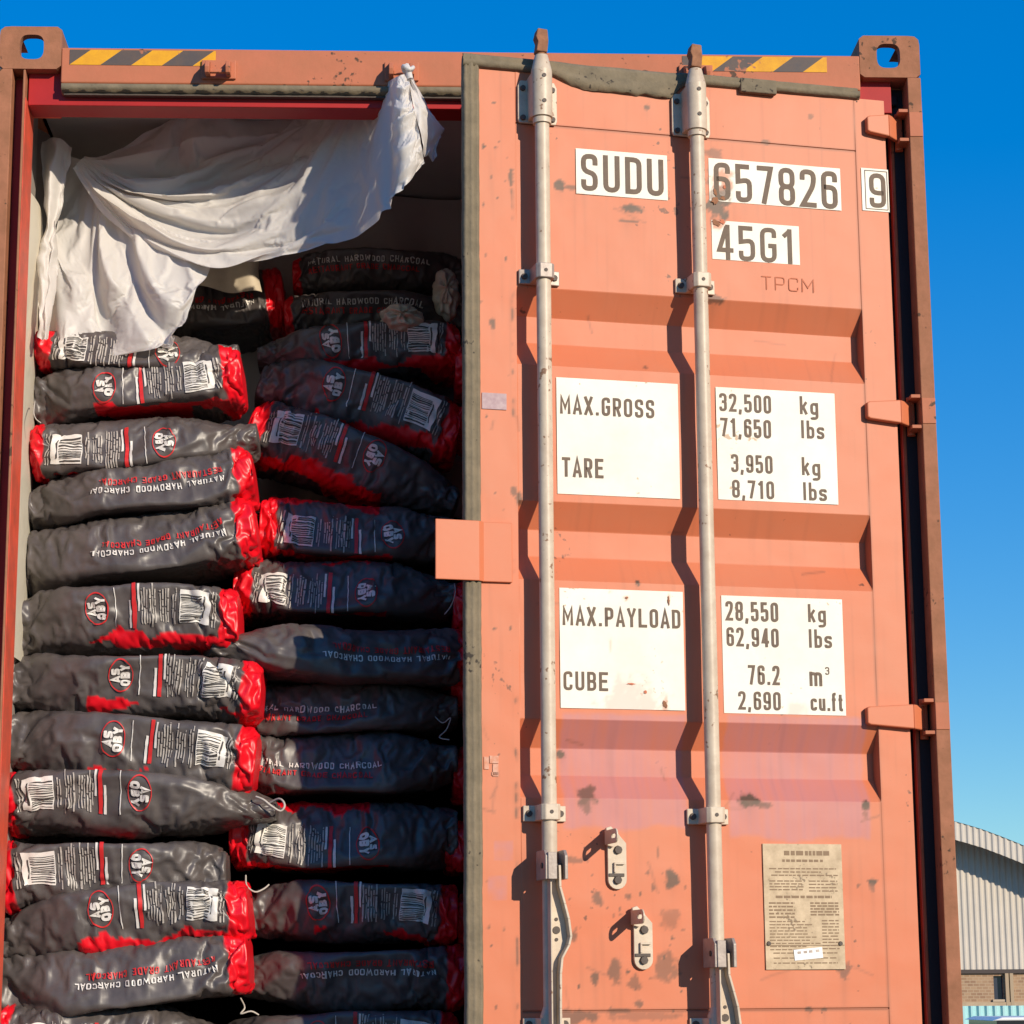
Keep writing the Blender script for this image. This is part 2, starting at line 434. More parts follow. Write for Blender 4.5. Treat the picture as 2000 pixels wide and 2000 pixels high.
for x0, sg in ((0.012, 1), (CW - 0.012, -1)):
    wall_corr(x0, sg).build('side_wall', [M_frame, M_inner], con)
m = MB(); m.box(0.05, CW - .05, 0.09, CL - .1, 2.80, 2.815); m.build('roof', M_roof, con)
m = MB(); m.box(0.03, CW - .03, 0.02, CL - .1, 0.0, 0.17); m.build('floor', mat('plywood_floor', (0.22, 0.14, 0.08), 0.8, 0.2, var=0.3), con)
m = MB(); m.box(0.02, CW - .02, CL - .1, CL - .05, 0.0, CH - .06); m.build('front_wall', M_inner, con)
for xs in (0, 1):
    m = MB(); a, b = (0.0, 0.06) if xs == 0 else (CW - .06, CW)
    m.box(a, b, .18, CL - .1, 2.80, 2.86); m.build('top_side_rail', M_frame, con)

# corner posts: outer flange, hinge groove, inner jamb
for sgn, ox in ((1, 0.0), (-1, CW)):
    X = lambda x: ox + sgn * x
    fl = [(X(0), 0.0), (X(0.036), 0.0), (X(0.036), 0.062), (X(0.064), 0.062), (X(0.064), 0.003), (X(0.070), 0.003), (X(0.070), 0.135), (X(0), 0.135)]
    if sgn < 0: fl = ([(X(0), 0.0), (X(0.036), 0.0), (X(0.036), 0.075), (X(0.070), 0.075), (X(0.070), 0.135), (X(0), 0.135)])[::-1]
    m = MB(); m.prism(fl, lambda a, b, d: (a, b, d), 0.118, CH - 0.118)
    po = m.build('corner_post', [M_cast], con, bevel=0.002)
    jm = MB(); jm.box(min(X(.0705), X(.073)), max(X(.0705), X(.073)), .006 if sgn > 0 else .078, .134, .17, 2.70); jm.build('jamb_face', M_red, po)
    gr = MB(); gr.box(min(X(.0365), X(.0635)), max(X(.0365), X(.0635)), .058 if sgn > 0 else .070, .0615 if sgn > 0 else .0745, .17, 2.77); gr.build('groove_face', M_lintel if sgn > 0 else M_blackgasket, po)

# corner castings with an oval hole through the face and round through the side
def casting(ox, sgn):
    m = MB(); z0, z1 = CH - .118, CH; w, dp, th = .162, .178, .028
    xc, zc = w * .52, (z0 + z1) / 2 + .002
    N = 40; outer = []; inner = []
    for i in range(N):
        a = 2 * PI * (i + .5) / N; ca, sa = math.cos(a), math.sin(a)
        k = min((w / 2) / max(1e-6, abs(ca)), (.118 / 2) / max(1e-6, abs(sa)))
        px, pz = w / 2 + ca * k, (z0 + z1) / 2 + sa * k
        if px < .02 and pz > z1 - .02:      # rounded outer top corner
            v = Vector((px - .02, pz - (z1 - .02))); v.normalize(); px, pz = .02 + v.x * .02, z1 - .02 + v.y * .02
        outer.append((px, pz))
        e = 0.62; inner.append((xc + .0315 * math.copysign(abs(ca) ** e, ca), zc + .0345 * math.copysign(abs(sa) ** e, sa)))
    F = lambda p, y: (ox + sgn * p[0], y, p[1])
    rings = [[F(p, 0.0) for p in outer], [F(p, 0.0) for p in inner], [F(p, th) for p in inner]]
    idx = lambda r, i: r * N + i % N
    f = [(idx(0, i), idx(0, i + 1), idx(1, i + 1), idx(1, i)) for i in range(N)] + [(idx(1, i), idx(1, i + 1), idx(2, i + 1), idx(2, i)) for i in range(N)]
    m.add(sum(rings, []), f)
    # body skin: outer rim back to the rear, open inside so the sky shows through the top aperture
    m.add([F(p, 0.0) for p in outer] + [F(p, dp) for p in outer], [(i, (i + 1) % N, N + (i + 1) % N, N + i) for i in range(N) if not (outer[i][1] > z1 - 1e-4 and outer[(i + 1) % N][1] > z1 - 1e-4 and .045 < (outer[i][0] + outer[(i + 1) % N][0]) / 2 < .125)])
    m.add([F(p, th) for p in inner] + [F((w / 2 + (p[0] - w / 2) * .86, (z0 + z1) / 2 + (p[1] - (z0 + z1) / 2) * .8), th) for p in outer], [(i, (i + 1) % N, N + (i + 1) % N, N + i) for i in range(N)])
    return m.build('corner_casting', M_cast, con, bevel=0.0, recalc=True)


casting(0.0, 1); casting(CW, -1)
for xs in (.02, CW - .142):                                    # gusset between casting and post
    m = MB(); m.box(xs, xs + .122, .115, .17, CH - .19, CH - .119); m.build('casting_gusset', M_red, con)

# header: rail, seal strip, recessed lintel
m = MB()
hd = [(0.0, 2.838), (0.0, 2.742), (0.010, 2.736), (0.012, 2.722), (0.026, 2.716), (0.032, 2.716), (0.032, 2.838)]
m.prism(hd, lambda a, b, d: (d, a, b), .1625, CW - .1625)
hdr = m.build('header', M_frame, con, bevel=0.003, recalc=True)
m = MB(); xs = np.linspace(.165, CW - .165, 200)
yy = 0.0025 * noise3(xs * 30, 0, 0)
Pg = np.array([[(x, 0.004 - .006 * 0 + .001, 2.7405) for x in xs], [(x, -.004 + w_, 2.7365) for x, w_ in zip(xs, yy)], [(x, -.003 + w_, 2.722 + w_ * .8) for x, w_ in zip(xs, yy)], [(x, .03, 2.7155) for x in xs]])
m.grid(Pg); m.build('seal_strip', M_gasket, hdr, recalc=True)
m = MB(); m.box(.074, CW - .074, .0335, .12, 2.690, 2.80); m.build('lintel', M_lintel, con, bevel=.002)
m = MB(); m.box(.17, CW - .17, .012, .0315, 2.7115, 2.7155); m.build('header_shadow_strip', M_bolt, con)  # dark strip painted in for the thin shadow under the header
m = MB(); m.box(.165, CW - .165, .0, .18, .0, .168); m.build('door_sill', M_frame, con, bevel=.004)

# hazard tapes on the header (slanted yellow and dark bands)
def tape(xa, xb, z0, z1, y, phase, pitch=.161, lean=.055):
    m = MB(); x = xa - pitch * 2 + phase; k = 0
    while x < xb + pitch:
        q = [(x, z0), (x + pitch / 2 + .0, z0), (x + pitch / 2 + lean, z1), (x + lean, z1)]
        # clip to the tape's own ends
        def clip(poly, xv, keep):
            out = []
            for i in range(len(poly)):
                p, q2 = poly[i], poly[(i + 1) % len(poly)]
                ip = (p[0] >= xv) == keep or p[0] == xv; iq = (q2[0] >= xv) == keep or q2[0] == xv
                if ip: out.append(p)
                if ip != iq:
                    tt = (xv - p[0]) / (q2[0] - p[0]); out.append((xv, p[1] + tt * (q2[1] - p[1])))
            return out
        q = clip(clip(q, xa, True), xb, False)
        if len(q) > 2: m.add([(a, y, b) for a, b in q], [list(range(len(q)))], k % 2)
        x += pitch / 2; k += 1
    return m


for xa, xb, ph in ((.184, .566, .0805), (1.80, 2.187, .0805)):
    o = tape(xa, xb, 2.790, 2.832, -.0012, ph).build('hazard_tape', [M_tapeblk, M_yellow], hdr)

# cam keepers bolted to the header
for xk in (.575, 1.055, 1.385, 1.835):
    m = MB(); m.box(xk - .045, xk + .045, -.009, 0.0, 2.752, 2.804)
    for s_ in (-1, 1):
        pl = [(-.009, 2.756), (-.052, 2.752), (-.058, 2.768), (-.046, 2.786), (-.009, 2.800)]
        m.prism(pl, lambda a, b, d: (d, a, b), xk + s_ * .027 - .006, xk + s_ * .027 + .006)
    m.box(xk - .021, xk + .021, -.040, -.028, 2.757, 2.768)
    m.build('cam_keeper', M_frame, hdr, bevel=.002, recalc=True)

# ------------------------------------------------------------------ the right door
gz = lambda s, z, off: (s - DW, -off, z)
CORR = [(2.138, 2.072, 2.003, 1.936), (1.588, 1.523, 1.455, 1.390), (1.047, .980, .914, .855)]
SL, SR, DEP = .1395, 1.068, .040


def recess(z):
    d = np.zeros_like(z)
    for t0, t1, b1, b0 in CORR:
        d = np.maximum(d, DEP * np.clip(np.minimum((t0 - z) / (t0 - t1), (z - b0) / (b1 - b0)), 0, 1))
    return d


def axis(a, b, step, brk):
    v = set(np.round(np.linspace(a, b, int((b - a) / step) + 1), 5))
    for k in brk: v |= {round(k - .0012, 5), round(k + .0012, 5)}
    return np.array(sorted(v))


sv = axis(.028, DW, .0052, [SL, SR, .125])
zv = axis(.12, 2.722, .0052, [c for q in CORR for c in q] + [2.5735, .351])
S, Z = np.meshgrid(sv, zv)
inside = (S > SL) & (S < SR)
off = -recess(Z) * inside
off += .0024 * noise3(S * 4, Z * 4, 3.3) * inside + .0006 * noise3(S * 14, Z * 14, 1.1)
line = lambda c, x, w: np.exp(-((x - c) / w) ** 2)
off -= .003 * (np.abs(Z - 2.5735) < .002) * inside + .003 * (np.abs(Z - .351) < .002) * inside
# wear: red channel rust, green faded pink patch, blue dirt
rust = np.zeros_like(S); pink = np.zeros_like(S); dirt = np.zeros_like(S)
nA = noise3(S * 40, Z * 40, 0); nB = noise3(S * 9, Z * 9, 5); nC = noise3(S * 120, Z * 120, 9); nV = noise3(S * 70, Z * 3.5, 2)


def spot(px, py, rx, ry, k=1.0, ch='r', drip=0.0):
    global rust, dirt
    s0, z0 = od(px, py); rx, ry = rx / 770., ry / 770.
    d = np.sqrt(((S - s0) / rx) ** 2 + ((Z - z0) / ry) ** 2) + .55 * nA + .3 * nC
    w = min(1, 1.25 * k) * sstep(1.15, .7, d)
    if drip:
        dd = np.exp(-((S - s0) / (rx * .6)) ** 2) * (Z < z0) * np.exp(-np.clip(z0 - Z, 0, None) / (drip / 770.)) * (.55 + .5 * nV)
        dirt = np.maximum(dirt, .6 * k * dd)
    if ch == 'r': rust = np.maximum(rust, w)
    else: dirt = np.maximum(dirt, w)


for q in [(1092, 361, 12, 12, .85), (1112, 366, 14, 5, .6), (1236, 408, 22, 9, .8), (1226, 432, 18, 4, .7), (998, 345, 5, 18, .7), (968, 288, 4, 4, .7),
          (1263, 208, 6, 6, .7), (1583, 228, 5, 6, .5), (1496, 278, 12, 5, .6), (1402, 400, 24, 36, .8), (1392, 350, 12, 25, .7), (1395, 300, 20, 12, .5),
          (1398, 585, 22, 8, .8), (963, 632, 6, 12, .7), (938, 590, 4, 4, .5), (1262, 717, 5, 5, .6), (1013, 975, 8, 14, .7), (1003, 960, 5, 10, .6),
          (1245, 1138, 6, 6, .8), (1104, 1470, 10, 7, .8), (1148, 1553, 20, 20, .65), (1147, 1575, 8, 16, .5), (1463, 1563, 22, 15, .9), (1490, 1572, 18, 7, .6), (1690, 1573, 10, 10, .85),
          (1313, 1718, 17, 17, .75), (1310, 1795, 20, 17, .35), (1300, 1890, 26, 26, .5), (1200, 1895, 12, 26, .6), (1168, 1755, 10, 14, .6), (1120, 1830, 8, 10, .6),
          (1162, 1912, 8, 10, .7), (1240, 1920, 12, 14, .5), (1228, 1752, 5, 6, .6), (1210, 1775, 4, 4, .6), (1275, 1735, 5, 8, .6), (1265, 1706, 4, 4, .6), (1285, 1665, 3, 10, .5),
          (1704, 1722, 9, 6, .85), (1676, 1729, 4, 4, .6), (1125, 1680, 24, 6, .5), (955, 1812, 4, 4, .6), (985, 1815, 3, 3, .5), (1248, 1960, 8, 6, .6), (1210, 1975, 22, 5, .6), (1580, 1972, 8, 4, .8), (1610, 1972, 6, 4, .8)]:
    spot(*q, drip=26 if q[4] > .6 else 0)
for q in [(1648, 1895, 14, 16, .7, 'd', 90), (1704, 1735, 6, 8, .6, 'd', 60), (1395, 585, 20, 10, .6, 'd', 60), (1690, 1590, 6, 8, .5, 'd', 40),
          (1120, 1985, 40, 14, .8, 'd'), (1260, 1985, 90, 8, .45, 'd')]: spot(*q[:5], ch='d', drip=q[6] if len(q) > 6 else 0)
rs = np.random.RandomState(5)
for _ in range(60):                                            # small chips on the lower half and the free stile
    px, py = rs.uniform(1100, 1340), rs.uniform(1700, 2000)
    if rs.rand() < .4: px, py = rs.uniform(940, 1000), rs.uniform(200, 2000)
    spot(px, py, rs.uniform(1.2, 3.2), rs.uniform(1.5, 5), rs.uniform(.4, .9))
for _ in range(34):
    px, py = rs.uniform(940, 1730), rs.uniform(180, 1990); a_ = rs.uniform(-.5, .5) + (PI / 2 if rs.rand() < .45 else 0); ln_ = rs.uniform(.02, .11)
    s0, z0 = od(px, py); ca, sa_ = math.cos(a_), math.sin(a_)
    al = (S - s0) * ca + (Z - z0) * sa_; ac = -(S - s0) * sa_ + (Z - z0) * ca + .004 * np.sin(al * 40)
    dirt = np.maximum(dirt, rs.uniform(.25, .6) * np.exp(-(ac / .0032) ** 2) * (np.abs(al) < ln_ / 2))
edge = np.exp(-np.clip(np.abs(S - .128) / .004, 0, 9) ** 2) * sstep(.1, .45, nB + .5 * nA) ; rust = np.maximum(rust, .85 * edge)
for x0, x1, y0, y1 in ((1100, 1338, 1398, 1618), (1425, 1692, 1402, 1640)):
    a = od(x0, y1); b = od(x1, y0)
    mk = sstep(a[0] - .004, a[0] + .008, S + .004 * nA) * sstep(b[0] + .006, b[0] - .006, S + .003 * nA) * sstep(a[1] - .004, a[1] + .012, Z + .016 * nB + .006 * nA) * sstep(b[1] + .006, b[1] - .006, Z + .004 * nA)
    pink = np.maximum(pink, mk * np.clip(.85 + .35 * nV + .2 * nB, 0, 1))
for x0, x1, y0, y1 in ((966, 1004, 1640, 1680), (952, 990, 1712, 1760)):       # ghosts of old stickers on the free stile
    a = od(x0, y1); b = od(x1, y0); mk = (S > a[0]) & (S < b[0]) & (Z > a[1]) & (Z < b[1]); pink = np.maximum(pink, mk * np.clip(.45 + .5 * nA, 0, 1))
pk = np.exp(-((Z - 2.5735) / .003) ** 2) + np.exp(-((Z - .351) / .0032) ** 2)
dirt = np.maximum(dirt, np.clip(pk * inside * .75, 0, 1))
dirt = np.maximum(dirt, .65 * np.exp(-((S - SR) / .0028) ** 2))
dirt = np.maximum(dirt, .16 * sstep(.1, .9, nV * .9 + .3 * nB))
streak = sstep(.25, .8, noise3(S * 55, Z * 1.2, 7)) * sstep(1.9, 2.7, Z) * .25
dirt = np.maximum(dirt, streak)
Pd = np.stack([S - DW, -off, Z], -1)
m = MB(); m.grid(Pd, smooth=False)
attr = [np.stack([np.clip(rust, 0, 1), np.clip(pink, 0, 1), np.clip(dirt, 0, 1), np.ones_like(S)], -1).reshape(-1, 4)]
nb = len(m.v)
m.box(.028 - DW, 0, .046, .056, .12, 2.722)
m.box(.028 - DW, .031 - DW, .0045, .0455, .12, 2.722); m.box(-.003, -.0002, .003, .0455, .12, 2.722); m.box(.032 - DW, -.004, .003, .0455, 2.7195, 2.7218)
attr.append(np.tile([0, 0, 0, 1.], (len(m.v) - nb, 1)))
door = m.build('door', M_door, con, attr=np.concatenate(attr))
door.location = (DH[0], DH[1], 0); door.rotation_euler = (0, 0, DA)
door['label'] = 'right container door with white weight markings, standing ajar'
for p in door.data.polygons: pass

# free-edge gasket: a ribbed grey strip
zz = np.linspace(.12, 2.745, 320)
prof = [(.0435, .002), (.040, .010), (.034, .013), (.029, .008), (.024, .014), (.018, .015), (.013, .009), (.008, .012), (.002, .008), (0, -.006), (.004, -.03), (.03, -.034)]
w = .0016 * noise3(zz * 6, 0, 1) + .0007 * noise3(zz * 45, 0, 4)
Pg = np.array([[(s_ - DW + ww * 1.3, -(o_ + ww * .6), z_) for s_, o_ in prof] for z_, ww in zip(zz, w)])
m = MB(); m.grid(Pg, flip=True); m.build('edge_gasket', M_gasket, door, recalc=True)
# top gasket, torn and sagging between the two bars
ss = np.linspace(.0, 1.075, 240)
low = .0355 + 0 * ss
low = np.where(ss < .15, .034, low)
sag = sstep(.215, .33, ss) * sstep(.60, .55, ss)
low += sag * (.034 + .009 * noise3(ss * 14, 0, 2)) - .006 * sstep(.6, .64, ss)
ripple = .003 * noise3(ss * 40, 0, 8) * (.3 + sag)
rows = []
for k, (fr, o_) in enumerate(((0, -.004), (.04, .009), (.2, .015), (.42, .010), (.6, .015), (.82, .012), (.96, .008), (1, .0))):
    wob = .006 * noise3(ss * 9, k * .9, 3) * sag + .0012 * noise3(ss * 30, k, 1)
    rows.append([(s_ - DW, -(o_ + .002 + w_), 2.7475 - .002 * sag_ - fr * l_ + (rp if k == 7 else 0)) for s_, l_, w_, rp, sag_ in zip(ss, low, wob, ripple, sag)])
m = MB(); m.grid(np.array(rows)); m.build('top_gasket', M_gasket, door, recalc=True)
m = MB(); m.box(.745 - DW, .845 - DW, -.0195, -.003, 2.706, 2.745); m.build('gasket_patch', M_gasket, door, bevel=.003)
m = MB(); m.box(.0005, .056, .070, .09, .12, 2.72); m.box(-.07, .05, .02, .05, 2.7205, 2.75); m.build('hinge_gasket', M_blackgasket, door, bevel=.004)


# ---- markings
def on_door(m, strokes, s0, z0, h, offset, mi, lay=0.00008):
    for k, (v, f) in enumerate(strokes):
        m.add([gz(s0 + a * h, z0 + b * h, offset + k % 7 * lay) for a, b in v], [q[::-1] for q in f], mi)


def marking(name, tl, br, texts, t=0.145, W=.5, blobs=(), flakes=()):
    (s0, _), (s1, _) = od(*tl), od(*br)
    z1 = od(*tl)[1]; z0 = od(*br)[1]
    n1, n2 = max(3, int((s1 - s0) / .006)), max(3, int((z1 - z0) / .006))
    G = np.array([[gz(a, b, .0022) for a in np.linspace(s0, s1, n1)] for b in np.linspace(z0, z1, n2)])
    A, B = np.meshgrid(np.linspace(s0, s1, n1), np.linspace(z0, z1, n2))
    wr = np.zeros(A.shape + (4,)); wr[..., 3] = 1
    nn = noise3(A * 40, B * 40, 4) * .6 + noise3(A * 120, B * 120, 2) * .3
    for kind, px, py, rx, ry, k in blobs:
        c0, c1 = od(px, py); d = np.sqrt(((A - c0) / (rx / 770)) ** 2 + ((B - c1) / (ry / 770)) ** 2) + nn
        wv = k * sstep(1.1, .5, d); ch = {'r': 0, 'p': 1, 'd': 2}[kind]; wr[..., ch] = np.maximum(wr[..., ch], wv)
    m = MB(); m.grid(G, smooth=False); nb = len(m.v)
    for s, xl, yt, xr, yb in texts:
        sa, zt = od(xl, yt); _, zb = od(xl, yb); sb, _ = od(xr, (yt + yb) / 2)
        h = zt - zb
        asc = 1.0 if s != 'm' else .68
        st, _w = text_strokes(s, (sb - sa) / (h / asc), W=W, t=t)
        on_door(m, st, sa, zb, h / asc, .0032, 1)
    fr = random.Random(4)
    for k, (px, py, rx, ry, mi) in enumerate(flakes):           # worn-through spots, ragged in outline
        c0, c1 = od(px, py); pts = []
        for q in range(18):
            a = 2 * PI * q / 18; r_ = fr.uniform(.55, 1.15); pts.append(gz(c0 + rx / 770 * r_ * math.cos(a), c1 + ry / 770 * r_ * math.sin(a), .0042 + .0001 * k))
        m.add(pts, [list(range(17, -1, -1))], mi)
    attr = np.concatenate([wr.reshape(-1, 4), np.tile([0, 0, 0, 1.], (len(m.v) - nb, 1))])
    return m.build(name, [M_white, M_ink, M_scratch, M_rustbar], door, attr=attr)


marking('owner_code', (1124, 290), (1304, 392), [('SUDU', 1134, 300, 1295, 372)], t=.13, blobs=[('d', 1150, 385, 26, 5, .9)])
marking('serial_number', (1383, 309), (1643, 412), [('657826', 1393, 317, 1634, 391)], t=.125,
        blobs=[('d', 1412, 350, 24, 24, .95), ('r', 1412, 372, 18, 20, .9), ('r', 1398, 390, 18, 18, .8)],
        flakes=((1396, 376, 4, 9, 3), (1411, 388, 6, 4, 3), (1395, 393, 8, 9, 3), (1414, 366, 3, 5, 2)))
o = marking('check_digit', (1681, 328), (1737, 415), [('9', 1696, 338, 1729, 405)], t=.13)
m = MB(); (sa, zt), (sb, zb) = od(1688, 333), od(1734, 411)
on_door(m, [_ribbon([(sa, zb), (sa, zt), (sb, zt), (sb, zb)], .0018, True)], 0, 0, 1, .0033, 0); m.build('digit_box', M_ink, door)
marking('type_code', (1389, 430), (1562, 518), [('45G1', 1399, 438, 1551, 506)], t=.125, blobs=[('d', 1400, 438, 16, 14, .95), ('r', 1408, 428, 14, 12, .8)], flakes=((1398, 436, 9, 8, 3), (1410, 434, 7, 5, 2)))
marking('gross_tare_titles', (1086, 737), (1328, 975), [('MAX.GROSS', 1093, 772, 1277, 808), ('TARE', 1097, 893, 1178, 931)], t=.15)
marking('gross_tare_values', (1397, 756), (1637, 986),
        [('32,500', 1404, 768, 1505, 803), ('kg', 1561, 774, 1597, 809), ('71,650', 1406, 816, 1505, 852), ('lbs', 1563, 821, 1609, 856),
         ('3,950', 1427, 887, 1508, 922), ('kg', 1565, 893, 1601, 928), ('8,710', 1429, 937, 1511, 972), ('lbs', 1567, 942, 1614, 977)], t=.145)
marking('payload_cube_titles', (1092, 1148), (1338, 1388), [('MAX.PAYLOAD', 1098, 1184, 1328, 1221), ('CUBE', 1100, 1311, 1187, 1348)], t=.15,
        blobs=[('p', 1232, 1372, 62, 48, .7), ('d', 1298, 1378, 10, 14, .8), ('d', 1223, 1168, 5, 4, .8), ('d', 1305, 1172, 4, 12, .7), ('d', 1192, 1157, 3, 3, .7), ('d', 1193, 1262, 2, 16, .4)],
        flakes=((1298, 1376, 5, 8, 3), (1305, 1174, 2.5, 9, 3), (1223, 1168, 3.5, 2.5, 3), (1232, 1336, 9, 2, 2), (1260, 1352, 4, 3, 2)))
marking('payload_cube_values', (1408, 1163), (1652, 1398),
        [('28,550', 1416, 1174, 1519, 1212), ('kg', 1577, 1180, 1612, 1215), ('62,940', 1418, 1225, 1520, 1262), ('lbs', 1578, 1229, 1624, 1265),
         ('76.2', 1460, 1299, 1522, 1337), ('m', 1580, 1312, 1605, 1340), ('3', 1611, 1303, 1619, 1318), ('2,690', 1441, 1350, 1524, 1386), ('cu.ft', 1582, 1352, 1646, 1388)], t=.145,
        blobs=[('p', 1556, 1388, 26, 18, .6)])
# faint scratched letters
m = MB(); sa, zt = od(1487, 546); sb, zb = od(1590, 572)
st, _w = text_strokes('TPCM', (sb - sa) / .036, W=.8, t=.07, gap=.3); on_door(m, st, sa, zb, .036, .0026, 0); m.build('scratched_letters', M_scratch, door)
m = MB(); sa, zt = od(941, 767); sb, zb = od(989, 801)
m.box(sa - DW, sb - DW, -.0028, -.0012, zb, zt); m.build('sticker', M_purple, door)

m = MB()
for px, py, w_, h_ in ((945, 1478, .012, .03), (956, 1476, .022, .018), (962, 1492, .014, .030), (960, 1508, .018, .008)):
    sa, zt = od(px, py); m.box(sa - DW, sa - DW + w_, -.0026, -.0012, zt - h_, zt)
m.build('torn_sticker', mat('sticker_remnant', (0.66, 0.42, 0.32), .7, .2, var=.5, vscale=90, col2=(.58, .22, .12)), door)
# ---- approval plate with engraved lines
(sa, zt), (sb, zb) = od(1488, 1648), od(1650, 1893)
m = MB(); m.box(sa - DW, sb - DW, -.0055, -.0015, zb, zt)
zr = od(1650, 1846)[1]
m.box(sa - DW + .001, sb - DW - .001, -.0062, -.0056, zr - .0008, zr + .0008, 1)
rs = np.random.RandomState(3); W_ = sb - sa


def words(x0, x1, z, h, off_=.0060):
    x = x0
    while x < x1:
        l = min(rs.uniform(.006, .02), x1 - x); m.add([gz(x, z, off_), gz(x + l, z, off_), gz(x + l, z + h, off_), gz(x, z + h, off_)], [(0, 1, 2, 3)], 1)
        x += l + rs.uniform(.002, .005)


words(sa + .055, sb - .03, zt - .028, .011); words(sa + .05, sb - .05, zt - .044, .006)
for k, (a, b) in enumerate(((.015, .19), (.03, .15), (.02, .2))): words(sa + a, min(sb - .012, sa + b), zt - .062 - k * .008, .003)
for k in range(4): words(sa + .015, sa + W_ * .5, zt - .092 - k * .007, .003); words(sa + W_ * .57, sb - .014, zt - .092 - k * .008, .003)
words(sa + .03, sb - .03, zt - .132, .006)
for k in range(5): words(sa + .012, sa + W_ * .38, zt - .146 - k * .0085, .004); words(sa + W_ * .58, sb - .012, zt - .146 - k * .007, .004)
for k in range(10): words(sa + .012, sa + W_ * rs.uniform(.5, .7), zt - .190 - k * .0075, .0026); words(sa + W_ * .72, sb - .014, zt - .188 - k * .0075, .003)
for k in range(3): words(sa + .02, sb - .02, zb + .014 + k * .012, .0028)
pl = m.build('approval_plate', [M_plate, mat('plate_ink', (0.22, 0.14, 0.075), .6)], door)
for px in (1500, 1640):
    s_, z_ = od(px, 1843); c = MB(); c.cyl(gz(s_, z_, .005), gz(s_, z_, .009), .006, .005, 12); c.build('plate_rivet', M_bolt, door)
s_, z_ = od(1577, 1863); m = MB(); R_ = .09
rot2 = lambda a, b: gz(s_ + a * math.cos(R_) - b * math.sin(R_), z_ + a * math.sin(R_) + b * math.cos(R_), .0072)
m.add([rot2(-.037, -.013), rot2(.037, -.013), rot2(.037, .013), rot2(-.037, .013)], [(0, 1, 2, 3)], 0)
rot3 = lambda a, b: tuple(np.array(rot2(a, b)) + (0, -.0004, 0))
for k, a in enumerate((-.028, -.012, .002, .020)):
    m.add([rot3(a, .002), rot3(a + .009, .002), rot3(a + .009, .008), rot3(a, .008)], [(0, 1, 2, 3)], 1)
m.build('plate_sticker', [mat('sticker_white', (.8, .8, .78), .5), M_galvd], door)

# ---- overlap plate across the two doors
(sa, zt), (sb, zb) = od(849, 1014, .015), od(1000, 1137, .015)
s1_ = od(935, 1070, .015)[0]
m = MB()
pp = [(sa, .024), (s1_, .021), (s1_ + .014, .010), (sb + .003, .010), (sb + .003, .0015), (s1_ + .005, .0015), (s1_ + .001, .0150), (sa, .0175)]
m.prism(pp, lambda a, b, d: gz(a, d, b), zb, zt)
m.build('overlap_plate', M_door, door, bevel=.002, recalc=True)

# ---- locking bars
BOFF, BR_ = .053, .0185


def bolt(m, s_, z_, o0, r=.008, h=.007, mi=1): m.cyl(gz(s_, z_, o0), gz(s_, z_, o0 + h), r, r * .85, 8, mi)


